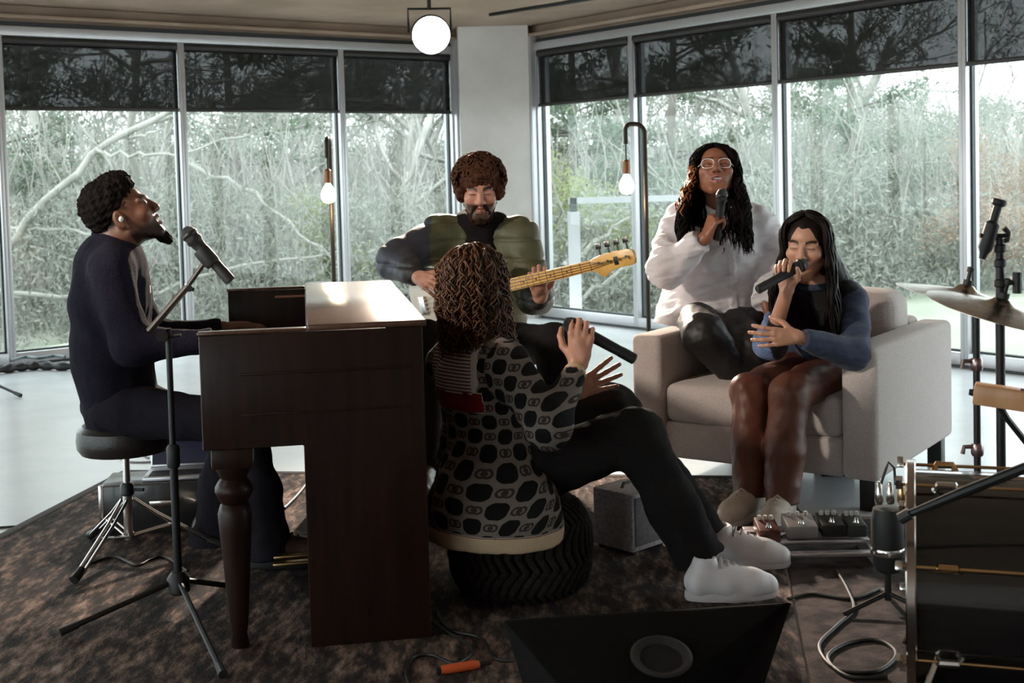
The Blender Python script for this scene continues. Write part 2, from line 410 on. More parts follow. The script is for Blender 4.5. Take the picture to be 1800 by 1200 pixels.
# ground: falls off from the building, climbs to a wooded slope behind
def gz(x,y):
    d=max(0.,y-13.); return -.35-.06*min(d,8)+max(0.,d-6)*.075+.18*math.sin(x*.7+y*.3)+.12*math.sin(x*.31-y*.9)
nx,ny=70,60; xs=np.linspace(-34,34,nx); ys=np.linspace(7.,64,ny)
gv=[];gf=[]
for j,y in enumerate(ys):
    for i,x in enumerate(xs): gv.append((x,y,gz(x,y)))
for j in range(ny-1):
    for i in range(nx-1): gf.append((j*nx+i,j*nx+i+1,(j+1)*nx+i+1,(j+1)*nx+i))
me=bpy.data.meshes.new('outdoor_ground'); me.from_pydata(gv,[],gf)
# keep only what lies outside the glass
bm=bmesh.new(); bm.from_mesh(me); RMi=RM.inverted()
kill=[f for f in bm.faces if (lambda q:q.x<.6 and q.y<.6)(RMi@f.calc_center_median())]
bmesh.ops.delete(bm,geom=kill,context='FACES'); bm.to_mesh(me); bm.free(); finish(me,180)
struct(link('outdoor_ground',me,M_ground))

def on(px,Y):                     # ground point under an image column at distance Y
    X=U(px,330,Y).x; return (X,Y,gz(X,Y)-.05)
TREES=[ # px, distance, height, kind, seed, lean, label
 (-40,17,7.0,'pine',1,(.02,0),'grey-green pine seen through the leftmost window'),
 (95,21,7.5,'bare',2,(.05,0),'bare pale tree behind the pianist, left of his head'),
 (250,16,6.0,'bare',3,(-.1,.1),'bare pale tree between the pianist and the first mullion'),
 (420,19,7.0,'pine',4,(-.03,0),'dark pine behind the piano, left of the first lamp'),
 (500,24,8.0,'bare',5,(.1,0),'bare tree right behind the left floor lamp'),
 (650,17,6.5,'bare',6,(.03,0),'upright bare tree between the left lamp and the guitarist'),
 (740,22,8.0,'bare',7,(.08,0),'slender bare tree beside the left edge of the column'),
 (1010,20,7.0,'pine',8,(0,0),'pine just right of the concrete column'),
 (1090,25,8.0,'bare',9,(.05,0),'thin bare tree behind the right floor lamp bulb'),
 (1170,18,6.8,'pine',10,(.04,0),'full pine left of the woman in the white shirt'),
 (1330,21,7.5,'bare',11,(0,0),'bare tree right of the woman in the white shirt'),
 (1490,18,6.6,'pine',12,(.02,0),'tall pine standing alone against the pale sky'),
 (1430,26,7.5,'bare',13,(-.05,0),'bare tree above the head of the woman in denim'),
 (1640,24,4.6,'bare',14,(.1,0),'young bare tree left of the last mullion'),
 (1790,22,5.2,'bare',15,(-.05,0),'bare tree at the far right window'),
]
for px,Y,h,k,sd,ln,lb in TREES:
    if k=='pine': tree('pine_tree',lb,on(px,Y),h,sd,'pine',ln,leaves=12000,lsize=.028)
    else: tree('bare_tree',lb,on(px,Y),h,sd,'bare',ln,leaves=2600,lsize=.024)
rr=random.Random(5)
for i in range(26):
    px=-150+i*80+rr.uniform(-25,25); Y=rr.uniform(30,44)
    if px>1540: h=rr.uniform(2.6,3.4)
    else: h=rr.uniform(4.4,6.6)
    tree('distant_tree','small hazy bare tree far back on the wooded slope',on(px,Y),h,100+i,'bare',(rr.uniform(-.1,.1),0),group='hazy trees far back on the slope',leaves=2600,lsize=.05,levels=3,r0=.09)
# shrubs along the slope
SHR=[(40,16,1.6,'pale green shrub low behind the pianist back',0),(390,17,1.5,'pale green shrub behind the piano',0),(560,15.5,1.3,'lime shrub below the left lamp',1),(700,16,1.6,'pale shrub left of the guitarist',0),
 (1060,15.5,1.7,'lime-green shrub beyond the steel post right of the column',1),(1200,17,1.6,'pale shrub behind the white shirt',0),(1480,16,1.9,'pale shrub right of the woman in denim',0),(1590,15,2.0,'tall pale shrub above the armchair back',0),(1690,15,1.1,'rusty-leaved bush by the last mullion',2),(1800,14,1.2,'rusty-leaved bush behind the drum microphone',2)]
for i,(px,Y,h,lb,k) in enumerate(SHR):
    tree('shrub',lb,on(px,Y),h*1.5,300+i,'bare',(0,0),leaves=6000,lsize=.016,levels=3,r0=.02,leaf=[M_leaf_pale,M_leaf_lime,M_leaf_rust][k],cat='shrub')
# leaning and fallen trunks beyond the left windows
def trunk_path(name,label,P,r):
    t=thing(name,label,'tree',P[0][0]); 
    for i,(pp) in enumerate(P):
        pts=np.array([tuple(x) for x in pp]); n=14; s=np.linspace(0,len(pts)-1,n); q=np.stack([np.interp(s,range(len(pts)),pts[:,k]) for k in range(3)],1)
        q+=np.random.default_rng(i+3).normal(0,.02,q.shape)
        link('trunk' if i==0 else 'branch',tubes_mesh(name,q[None],np.linspace(r[i],r[i]*.5,n)[None],8),M_bark_pale,t)
trunk_path('leaning_tree','pale leaning trunk slanting up behind the pianist head',[
  [U(-70,520,14.6),U(60,370,14.4),U(180,260,14.2),U(330,180,14.)],[U(170,268,14.2),U(230,272,14),U(300,270,13.8),U(460,230,13.6)],[U(200,245,14.2),U(290,228,14.)]],[.06,.022,.02])
trunk_path('fallen_tree','pale fallen trunk lying across the left windows behind the piano',[
  [U(-60,500,14),U(60,518,14),U(250,522,14.2),U(420,470,14.4),U(620,440,14.6)],[U(330,290,15),U(430,330,14.8),U(520,400,14.6),U(600,470,14.5)],[U(-20,405,14.5),U(120,400,14.5),U(240,430,14.5)]],[.032,.03,.025])
trunk_path('slanting_tree','pale slanting trunk behind the steel post right of the column',[
  [U(985,470,14.5),U(1060,415,14.6),U(1130,370,14.8)],[U(1000,540,14.2),U(1090,475,14.4),U(1150,440,14.6)]],[.035,.03])
# steel railing post outside
t=thing('railing_post','grey steel railing post with a top rail outside the right window','railing',(.75,12.8,-.3))
a=U(1008,372,12.8); 
MB().box((a.x-.06,12.75,-.6),(a.x+.06,12.85,a.z)).obj('post',M_alu,t)
c=U(1104,345,12.8); MB().box((a.x-.05,12.77,a.z+.08),(c.x+.9,12.83,a.z+.14)).obj('rail',M_alu,t)
MB().box((a.x-.035,12.77,a.z),(a.x+.035,12.83,a.z+.14)).obj('bracket',M_gask,t)
# brush filling the wood: uncountable twigs and leaves
rng=np.random.default_rng(77); n=230000
Y=13.5+rng.uniform(0,1,n)**1.3*32; X=rng.uniform(-1,1,n)*(Y*.47); zb=np.array([gz(x,y) for x,y in zip(X,Y)])
zz=zb+rng.uniform(0,1,n)**1.25*np.clip(np.where(X/Y>.3,1.1,1.7)+.01*(Y-16),.5,5)
v,f=leaf_quads(rng,np.stack([X,Y,zz],1),.022,elong=1.9)
tag(link('undergrowth',np_mesh('undergrowth',v,f,False),M_leaf_pale),'pale grey-green brush filling the wood outside','undergrowth',kind='stuff')
n=11000; Y=rng.uniform(15,40,n); X=rng.uniform(-1,1,n)*(Y*.47); zb=np.array([gz(x,y) for x,y in zip(X,Y)])
d=rng.normal(0,.35,(n,3)); d[:,2]=1; d/=np.linalg.norm(d,axis=1,keepdims=True); L=rng.uniform(.8,3.2,(n,1,1)); s=np.linspace(0,1,5)[None,:,None]
pts=np.stack([X,Y,zb],1)[:,None,:]+d[:,None,:]*L*s+rng.normal(0,.04,(n,5,3))*L
tag(link('thin_twigs',tubes_mesh('thin_twigs',pts,np.broadcast_to(np.linspace(.018,.005,5),(n,5)),3),M_bark_pale),'thin pale twigs standing all through the wood outside','undergrowth',kind='stuff')
# ================================================================== RUG
def rug_mat():
    m,nt,P,N,L=_new('distressed_rug')
    tc=N.new('ShaderNodeTexCoord'); mp=N.new('ShaderNodeMapping'); L.new(tc.outputs['Object'],mp.inputs[0])
    mp.inputs['Rotation'].default_value=(0,0,R(38)); mp.inputs['Scale'].default_value=(2.4,.8,1)
    n1=N.new('ShaderNodeTexNoise'); n1.inputs['Scale'].default_value=13; n1.inputs['Detail'].default_value=9; n1.inputs['Roughness'].default_value=.72; L.new(mp.outputs[0],n1.inputs['Vector'])
    n2=N.new('ShaderNodeTexNoise'); n2.inputs['Scale'].default_value=1.1; n2.inputs['Detail'].default_value=3; L.new(tc.outputs['Object'],n2.inputs['Vector'])
    vo=N.new('ShaderNodeTexVoronoi'); vo.inputs['Scale'].default_value=5.5; vo.feature='DISTANCE_TO_EDGE'; L.new(tc.outputs['Object'],vo.inputs['Vector'])
    wv=N.new('ShaderNodeTexWave'); wv.inputs['Scale'].default_value=2.2; wv.inputs['Distortion'].default_value=7; wv.inputs['Detail'].default_value=3; L.new(tc.outputs['Object'],wv.inputs['Vector'])
    a=N.new('ShaderNodeMath'); a.operation='MULTIPLY_ADD'; L.new(wv.outputs['Fac'],a.inputs[0]); a.inputs[1].default_value=.08; L.new(n1.outputs['Fac'],a.inputs[2])
    a2=N.new('ShaderNodeMath'); a2.operation='MULTIPLY_ADD'; L.new(n2.outputs['Fac'],a2.inputs[0]); a2.inputs[1].default_value=.35; L.new(a.outputs[0],a2.inputs[2])
    cr=N.new('ShaderNodeValToRGB'); e=cr.color_ramp.elements
    e[0].position=.60; e[0].color=(.022,.018,.019,1); e[1].position=.94; e[1].color=(.37,.29,.255,1)
    k=e.new(.71); k.color=(.058,.044,.040,1); k=e.new(.82); k.color=(.20,.135,.105,1)
    L.new(a2.outputs[0],cr.inputs[0]); L.new(cr.outputs[0],P.inputs['Base Color']); P.inputs['Roughness'].default_value=.95; P.inputs['Specular IOR Level'].default_value=.15
    b=N.new('ShaderNodeBump'); b.inputs['Strength'].default_value=.6; b.inputs['Distance'].default_value=.006
    n3=N.new('ShaderNodeTexNoise'); n3.inputs['Scale'].default_value=160; L.new(tc.outputs['Object'],n3.inputs['Vector']); L.new(n3.outputs['Fac'],b.inputs['Height']); L.new(b.outputs[0],P.inputs['Normal'])
    return m
RUGZ=.010
rc=Vector((-1.79,5.70,0)); ru=Vector((1,-.155,0)).normalized(); rv=Vector((-.155,-1,0)).normalized()
t=thing('area_rug','large dark distressed rug with worn brown pattern under the band','rug',rc)
Mrug=frame(rc,x=ru,z=(0,0,1))
MB().box((.04,-4.9,.0),(2.87,-.04,RUGZ),Mrug,bev=.003).obj('pile',rug_mat(),t,local=False)
M_bind=mat('rug_binding',(.045,.035,.032),.9,var=.3,vscale=30)
bb=MB()
bb.box((0,-4.94,0),(.045,0,RUGZ+.002),Mrug,bev=.003)
bb.box((.045,-.045,0),(2.875,0,RUGZ+.002),Mrug,bev=.003); bb.box((.045,-4.94,0),(2.875,-4.895,RUGZ+.002),Mrug,bev=.003)
bb.obj('binding',M_bind,t)

# second, charcoal rug under the drums, butted against the first one
t=thing('drum_rug','dark charcoal rug with a pale far edge under the drums','rug',Mrug@Vector((2.94,-.62,0)))
MB().box((2.876,-4.9,0),(6.0,-.66,RUGZ),Mrug,bev=.003).obj('pile',mat('charcoal_rug_pile',(.030,.026,.027),.95,col2=(.085,.068,.066),vscale=16,bump=.5,bscale=150,spec=.1),t)
MB().box((2.876,-.655,0),(6.0,-.61,RUGZ+.002),Mrug,bev=.003).obj('binding',mat('pale_binding',(.22,.18,.17),.9,var=.3,vscale=30),t)

# ================================================================== PIANO
def wood_mat(name,c1,c2,rough,coat=.3,scale=6.):
    m,nt,P,N,L=_new(name); tc=N.new('ShaderNodeTexCoord'); mp=N.new('ShaderNodeMapping'); mp.inputs['Scale'].default_value=(1,1,.08); L.new(tc.outputs['Object'],mp.inputs[0])
    n=N.new('ShaderNodeTexNoise'); n.inputs['Scale'].default_value=scale*6; n.inputs['Detail'].default_value=6; L.new(mp.outputs[0],n.inputs['Vector'])
    cr=N.new('ShaderNodeValToRGB'); cr.color_ramp.elements[0].color=(*c1,1); cr.color_ramp.elements[1].color=(*c2,1); cr.color_ramp.elements[0].position=.3; cr.color_ramp.elements[1].position=.75
    L.new(n.outputs['Fac'],cr.inputs[0]); L.new(cr.outputs[0],P.inputs['Base Color']); P.inputs['Roughness'].default_value=rough; P.inputs['Coat Weight'].default_value=coat; P.inputs['Coat Roughness'].default_value=.15; P.inputs['Specular IOR Level'].default_value=.5 if coat>.2 else .2
    return m
M_wood=wood_mat('dark_walnut',(.011,.005,.0035),(.030,.0115,.007),.42,.04)
M_woodtop=wood_mat('polished_walnut_top',(.055,.022,.013),(.12,.05,.03),.22,.6)
M_ivory=mat('ivory_key',(.75,.72,.64),.3); M_ebony=mat('ebony_key',(.012,.012,.012),.25)
PL=Vector((-.163,.987,0)).normalized(); PW=Vector((-PL.y,PL.x,0))   # length away from camera, depth towards the pianist
PO=Vector((-.255,3.50,RUGZ)); PM=frame(PO,x=PL,z=(0,0,1))           # local x = length, y = depth towards the pianist
PLEN,PDEP,PTOP,PUND=1.42,.605,.878,.565
t=thing('console_piano','dark walnut console piano seen end-on with turned front legs','piano',PO)
prof=[(0,0),(.335,0),(.335,PUND),(PDEP,PUND),(PDEP,PTOP),(0,PTOP)]
for x0,x1 in ((0,.035),(PLEN-.035,PLEN)):
    o=MB().prism(prof,0,x0,x1,PM,bev=.004).obj('end_panel',M_wood,t)
    s=-.006 if x0==0 else .0; xx=x0 if x0==0 else x1
    g=MB().box((xx-.006,.03,.765),(xx+.006,.5,.772),PM,bev=.002); g.box((xx-.006,.03,.655),(xx+.006,.5,.661),PM,bev=.002); g.obj('moulding',M_wood,o)
MB().box((.0,-.012,PTOP),(PLEN,.315,PTOP+.018),PM,bev=.004).obj('lid',M_woodtop,t)
MB().box((.035,.298,.74),(PLEN-.035,.318,PTOP),PM,bev=.003).obj('fallboard',M_wood,t)
MB().box((.035,.0,.03),(PLEN-.035,.02,PTOP),PM).obj('back_panel',M_wood,t)
MB().box((.035,.31,.06),(PLEN-.035,.33,.56),PM).obj('knee_panel',M_wood,t)
MB().box((.035,.02,.02),(PLEN-.035,.33,.05),PM).obj('bottom_board',M_wood,t)
MB().box((.035,.30,.60),(PLEN-.035,PDEP-.02,.66),PM,bev=.003).obj('key_bed',M_wood,t)
MB().box((.035,PDEP-.03,.60),(PLEN-.035,PDEP-.005,.705),PM,bev=.003).obj('key_slip',M_wood,t)
for x0 in (0,PLEN-.035): MB().box((x0,.318,PTOP),(x0+.035,PDEP+.004,PTOP+.010),PM,bev=.003).obj('arm_cap',M_woodtop,t)
MB().box((PLEN-.040,.318,PTOP-.030),(PLEN-.034,.43,PTOP-.022),PM).obj('rail_strip',mat('brass_strip',(.45,.2,.11),.4,.3),t)
nk=44; kw=(PLEN-.12)/nk; kb=MB().box((0,.33,.665),(kw-.0015,PDEP-.035,.71),None,bev=.002).mesh('white_key'); kk=MB().box((0,.33,.71),(kw*.55,.49,.724),None,bev=.002).mesh('black_key')
kb.materials.append(M_ivory); kk.materials.append(M_ebony)
for i in range(nk):
    o=link('white_key',kb,None,t,True); o.matrix_basis=world_of(t).inverted()@PM@Matrix.Translation((.06+i*kw,0,0))
    if i%7 not in (2,6):
        o=link('black_key',kk,None,t,True); o.matrix_basis=world_of(t).inverted()@PM@Matrix.Translation((.06+(i+.72)*kw,0,0))
legp=[(.024,0),(.026,.01),(.021,.04),(.025,.06),(.030,.12),(.036,.22),(.044,.33),(.047,.375),(.040,.40),(.036,.405),(.044,.42),(.052,.435),(.052,.45),(.044,.465),(.036,.475),(.040,.485),(.050,.505),(.050,.52)]
for x in (.06,PLEN-.06):
    b=MB().lathe(legp,20,PM@Matrix.Translation((x,PDEP-.075,0))); b.box((x-.055,PDEP-.13,.51),(x+.055,PDEP-.02,PUND),PM,bev=.005); b.obj('leg',M_wood,t)
for i,x in enumerate((.62,.70,.78)):
    MB().box((x-.018,.33,.05),(x+.018,.45,.062),PM,bev=.005).obj('pedal',mat('brass',(.45,.32,.15),.3,1.),t)

# ================================================================== ARMCHAIR
def fabric_mat(name,c,c2,scale=220,bump=.5,rough=.95,sheen=0.):
    m=mat(name,c,rough,col2=c2,vscale=scale,bump=bump,bscale=scale*1.2,spec=.12,sheen=sheen); return m
M_sofa=fabric_mat('oatmeal_weave',(.62,.555,.53),(.50,.445,.425),sheen=.2)
M_blk=mat('black_metal',(.012,.012,.013),.45,.2); M_blkmat=mat('black_plastic',(.014,.014,.015),.55); M_chrome=mat('chrome',(.72,.70,.68),.18,1.)
CV=Vector((.573,.819,0)).normalized(); CU=Vector((-CV.y,CV.x,0))
CO=Vector((1.335,4.645,0)); CM=frame(CO,x=CU,z=(0,0,1)); CM_=CM    # local x: from right arm to left arm, y: towards the back (-CV is front)
# frame(): y = z x x ; check that y points to the back
CY=Vector((CM[0][1],CM[1][1],0))
sgn=1 if CY.dot(CV)>0 else -1
def ch(x,y,z): return (x,sgn*y,z)
def cbox(mb,x0,x1,y0,y1,z0,z1,bev=.03,seg=3):
    ys=sorted((sgn*y0,sgn*y1)); return mb.box((x0,ys[0],z0),(x1,ys[1],z1),CM,bev=bev,seg=seg)
CW,CD=1.05,.98
t=thing('armchair','wide oatmeal grey upholstered armchair with the two women on it','armchair',CO)
cbox(MB(),.005,.145,.0,CD,.12,.625,.028).obj('arm',M_sofa,t,60)
cbox(MB(),CW-.145,CW-.005,.0,CD,.12,.625,.028).obj('arm',M_sofa,t,60)
cbox(MB(),.146,CW-.146,.02,CD-.12,.12,.27,.02).obj('base',M_sofa,t,60)
def puff(mb,x0,x1,y0,y1,z0,z1,bev,crown,n=14,axis=2):
    """cushion: rounded box with crowned faces"""
    bm=bmesh.new(); bmesh.ops.create_cube(bm,size=1)
    for v in bm.verts: v.co=Vector(((x0+x1)/2+v.co.x*(x1-x0),(y0+y1)/2+v.co.y*(y1-y0),(z0+z1)/2+v.co.z*(z1-z0)))
    bmesh.ops.bevel(bm,geom=bm.edges[:],offset=bev,segments=4,profile=.5,affect='EDGES')
    bmesh.ops.subdivide_edges(bm,edges=bm.edges[:],cuts=3,use_grid_fill=True)
    c=Vector(((x0+x1)/2,(y0+y1)/2,(z0+z1)/2)); h=Vector(((x1-x0)/2,(y1-y0)/2,(z1-z0)/2))
    for v in bm.verts:
        q=v.co-c; u=[q[i]/h[i] for i in range(3)]
        for ax in range(3):
            o=[i for i in range(3) if i!=ax]
            w=max(0,1-u[o[0]]**2)*max(0,1-u[o[1]]**2)
            v.co[ax]+=u[ax]*crown[ax]*w
    return bm
bm=puff(None,.15,CW-.15,0.015,CD-.22,.27,.425,.035,(0,.012,.03))
if sgn<0:
    for v in bm.verts: v.co.y*=-1
    bmesh.ops.reverse_faces(bm,faces=bm.faces[:])
MB().bm(bm,CM).obj('seat_cushion',M_sofa,t,80)
cbox(MB(),.146,CW-.146,CD-.15,CD,.12,.64,.03).obj('back',M_sofa,t,60)
bm=puff(None,.15,CW-.15,CD-.36,CD-.12,.42,.765,.06,(0.01,.03,.02))
if sgn<0:
    for v in bm.verts: v.co.y*=-1
    bmesh.ops.reverse_faces(bm,faces=bm.faces[:])
MB().bm(bm,CM).obj('back_cushion',M_sofa,t,80)
for x,y in ((.06,.07),(CW-.06,.07),(.06,CD-.07),(CW-.06,CD-.07)):
    MB().prism([(x-.03,sgn*y-.03),(x+.03,sgn*y-.03),(x+.03,sgn*y+.03),(x-.03,sgn*y+.03)],2,RUGZ if (y<.5 and x>.5) else 0.,.125,CM,bev=.003).obj('leg',M_blk,t)

# ================================================================== STOOL
M_leather=mat('black_leather',(.022,.018,.016),.38,var=.2,vscale=20,bump=.15,bscale=90)
st=Vector((-1.36,4.36,RUGZ)); SM=Matrix.Translation(st)
t=thing('drum_stool','round black padded stool with chrome tripod under the pianist','stool',st)
MB().lathe([(.0,.365),(.10,.365),(.148,.372),(.160,.39),(.163,.42),(.158,.452),(.140,.468),(.07,.472),(0,.472)],32,SM,cap=False).obj('seat',M_leather,t)
MB().tube([st+Vector((0,0,.06)),st+Vector((0,0,.235))],.0165,14).obj('lower_tube',M_chrome,t)
MB().tube([st+Vector((0,0,.23)),st+Vector((0,0,.367))],.0125,14).obj('rod',M_chrome,t)
b=MB().lathe([(.02,.215),(.024,.22),(.024,.25),(.018,.26)],16,SM); b.tube([st+Vector((.02,0,.235)),st+Vector((.06,-.01,.235))],.006); b.obj('clamp',M_blk,t)
for an in (-107,13,133):
    d=Vector((math.cos(R(an)),math.sin(R(an)),0)); s=Vector((-d.y,d.x,0))*.011
    b=MB()
    for k in (-1,1): b.tube([st+d*.02+s*k+Vector((0,0,.20)),st+d*.10+s*k+Vector((0,0,.14)),st+d*.29+s*k+Vector((0,0,.022))],.0055,8)
    for k in (-1,1): b.tube([st+d*.018+s*k+Vector((0,0,.075)),st+d*.155+s*k+Vector((0,0,.105))],.004,6)
    o=b.obj('leg',M_chrome,t)
    MB().tube([st+d*.268+Vector((0,0,.035)),st+d*.315+Vector((0,0,.014))],[.015,.016],12).obj('rubber_foot',M_blkmat,o)

# ================================================================== FLOOR LAMPS WITH BARE BULBS
M_bulb=mat('lit_bulb',(1,.9,.75),.3,emit=(1,.86,.62),estr=14.); M_iron=mat('bronze_iron',(.03,.022,.018),.5,.6); M_sock=mat('copper_socket',(.20,.09,.045),.4,.7)
def lamp(label,foot,hd,H,drop):
    foot=Vector(foot); hd=Vector(hd).normalized()*.105
    t=thing('floor_lamp',label,'lamp',foot,group='hooked floor lamps')
    MB().lathe([(.15,0),(.15,.014),(.14,.022),(.02,.024),(.016,.04)],28,Matrix.Translation(foot)).obj('base',M_iron,t)
    up=Vector((0,0,1)); pts=[foot+up*.02,foot+up*(H-.05)]
    for k in range(1,9):
        a=math.pi/2*k/8; pts.append(foot+up*(H-.05+.05*math.sin(a))+hd.normalized()*.05*(1-math.cos(a)))
    e=foot+hd+up*H
    for k in range(0,7):
        a=math.pi/2*k/6; pts.append(e-hd.normalized()*.03+up*0+hd.normalized()*.03*math.sin(a)-up*.03*(1-math.cos(a)))
    pts.append(e-up*.11)
    MB().tube(pts,.0125,12).obj('pole',M_iron,t)
    c=e-up*.11
    MB().tube([c,c-up*(drop-.11)],.004,8).obj('cord',M_blk,t)
    s=e-up*drop
    MB().lathe([(.010,.03),(.020,.02),(.022,-.03),(.020,-.05)],16,Matrix.Translation(s)).obj('socket',M_sock,t)
    o=MB().lathe([(.013,-.05),(.018,-.06),(.034,-.085),(.042,-.112),(.040,-.135),(.028,-.155),(.0,-.163)],20,Matrix.Translation(s)).obj('bulb',M_bulb,t)
    l=bpy.data.lights.new('bulb_light','POINT'); l.energy=5; l.color=(1,.72,.42); l.shadow_soft_size=.05
    lo=bpy.data.objects.new('bulb_light',l); COL.objects.link(lo); lo.location=s+Vector((0,0,-.22)); lo.parent=t; lo.matrix_parent_inverse=world_of(t).inverted()
p=U(1133,230,7.0); lamp('hooked bronze floor lamp with a lit bulb behind the white-shirted woman',(p.x,7.0,0),(U(1100,230,7.0)-p),U(1130,218,7.0).z,.225)
p=U(584,400,7.2); lamp('hooked bronze floor lamp with a lit bulb behind the piano',(p.x,7.2,0),(.0,-.3,0),U(580,243,7.1).z,.20)

# ================================================================== STAGE SPOTLIGHT, PLUS ONE ADDED FOR FILL
M_lens=mat('lit_lens',(1,1,1),.3,emit=(1,.93,.85),estr=60.)
def spotlight(label,sp,tgt,energy,cone,col):
    sp=Vector(sp); d=(Vector(tgt)-sp).normalized()
    t=thing('stage_spotlight',label,'spotlight',(sp.x,sp.y,ZC)); M=along(sp,sp+d); side=d.cross(Vector((0,0,1))).normalized()
    MB().lathe([(.05,-.28),(.085,-.26),(.095,-.2),(.10,-.06),(.135,-.05),(.135,.0),(.127,.0),(.125,-.02)],28,M,cap=False).obj('housing',M_blk,t)
    MB().lathe([(0,-.010),(.08,-.012),(.125,-.02)],28,M,cap=False).obj('lens',M_lens,t)
    MB().tube([sp-d*.12+side*.145,sp-d*.12+side*.145+Vector((0,0,.16)),sp-d*.12-side*.145+Vector((0,0,.16)),sp-d*.12-side*.145],.009,8).obj('yoke',M_blk,t)
    MB().tube([sp-d*.12+Vector((0,0,.16)),Vector((sp.x-d.x*.12,sp.y-d.y*.12,ZC))],.014,10).obj('stem',M_blk,t)
    l=bpy.data.lights.new('spot','SPOT'); l.energy=energy; l.color=col; l.spot_size=R(cone); l.spot_blend=.7; l.shadow_soft_size=.12
    lo=bpy.data.objects.new('spot',l); COL.objects.link(lo); lo.matrix_world=Matrix.Translation(sp+d*.01)@(-d).to_track_quat('Z','Y').to_matrix().to_4x4(); lo.parent=t; lo.matrix_parent_inverse=world_of(t).inverted()
spotlight('bright stage spotlight hanging from the ceiling left of the column',U(758,62,8.6),(.1,4.2,1.0),1700,62,(1,.82,.66))
spotlight('added unseen spotlight on the ceiling to the left, brightening the armchair and faces',(-3.3,2.7,2.36),(1.15,5.05,.75),400,36,(1,.88,.76))  # key light added out of frame to brighten the chair group
# ================================================================== FIGURES: smooth solids from distance fields
def V3(p): return np.array(tuple(p),dtype=np.float64)
class Field:
    """ordered list of smooth unions and cuts of simple solids, meshed as one continuous surface"""
    def __init__(s,h): s.h=h; s.ops=[]
    def _op(s,mode,fn,lo,hi,k): s.ops.append((mode,fn,np.array(lo),np.array(hi),k)); return s
    def cone(s,a,b,ra,rb,k=.02,flat=None,mode='add'):
        a,b=V3(a),V3(b); ba=b-a; bb=max(ba@ba,1e-9)
        ax,fc=(None,1.) if flat is None else (V3(flat[0])/np.linalg.norm(V3(flat[0])),flat[1])
        def fn(x,y,z):
            px,py,pz=x-a[0],y-a[1],z-a[2]
            t=np.clip((px*ba[0]+py*ba[1]+pz*ba[2])/bb,0,1)
            qx,qy,qz=px-t*ba[0],py-t*ba[1],pz-t*ba[2]
            q=qx*qx+qy*qy+qz*qz
            if ax is not None:
                c=qx*ax[0]+qy*ax[1]+qz*ax[2]; q=q-c*c+(c/fc)**2
            return np.sqrt(np.maximum(q,0))-(ra+(rb-ra)*t)
        m=max(ra,rb)*max(1,fc); return s._op(mode,fn,np.minimum(a,b)-m,np.maximum(a,b)+m,k)
    def chain(s,pts,rs,k=.02,flat=None):
        for i in range(len(pts)-1): s.cone(pts[i],pts[i+1],rs[i],rs[i+1],k,flat)
        return s
    def ell(s,c,r,k=.02,Rm=None,mode='add'):
        c=V3(c); r=np.array(r,float); Rm=np.eye(3) if Rm is None else np.array(Rm)   # columns = local axes
        def fn(x,y,z):
            px,py,pz=x-c[0],y-c[1],z-c[2]
            l=[px*Rm[0,i]+py*Rm[1,i]+pz*Rm[2,i] for i in range(3)]
            k0=np.sqrt((l[0]/r[0])**2+(l[1]/r[1])**2+(l[2]/r[2])**2)
            k1=np.sqrt((l[0]/r[0]**2)**2+(l[1]/r[1]**2)**2+(l[2]/r[2]**2)**2)
            return k0*(k0-1)/np.maximum(k1,1e-6)
        e=np.abs(Rm)@r; return s._op(mode,fn,c-e,c+e,k)
    def plane(s,p,n,reach,c=None,k=.004):
        """cut away everything on the side n points to, within a ball around c"""
        p=V3(p); n=V3(n)/np.linalg.norm(V3(n)); c=p if c is None else V3(c)
        def fn(x,y,z):
            d=-((x-p[0])*n[0]+(y-p[1])*n[1]+(z-p[2])*n[2])
            b=np.sqrt((x-c[0])**2+(y-c[1])**2+(z-c[2])**2)-reach
            return np.maximum(d,b)
        return s._op('cut',fn,c-reach,c+reach,k)
    def mesh(s):
        h=s.h; lo=np.min([o[2] for o in s.ops if o[0]=='add'],0)-3*h; hi=np.max([o[3] for o in s.ops if o[0]=='add'],0)+3*h
        n=np.ceil((hi-lo)/h).astype(int)+1
        Vv=np.full(n,.06,dtype=np.float32); ax=[lo[i]+np.arange(n[i])*h for i in range(3)]
        for mode,fn,a,b,k in s.ops:
            m=k+2.5*h
            i0=np.maximum(np.floor((a-m-lo)/h).astype(int),0); i1=np.minimum(np.ceil((b+m-lo)/h).astype(int)+1,n)
            if np.any(i1<=i0): continue
            sl=tuple(slice(i0[i],i1[i]) for i in range(3))
            x=ax[0][sl[0]][:,None,None]; y=ax[1][sl[1]][None,:,None]; z=ax[2][sl[2]][None,None,:]
            d=fn(x,y,z).astype(np.float32); o=Vv[sl]
            if mode=='add':
                t=np.clip(.5+.5*(o-d)/k,0,1); Vv[sl]=o+(d-o)*t-k*t*(1-t)
            else:
                d=-d; t=np.clip(.5-.5*(o-d)/k,0,1); Vv[sl]=o+(d-o)*t+k*t*(1-t)
        return surface_nets(Vv,lo,h)
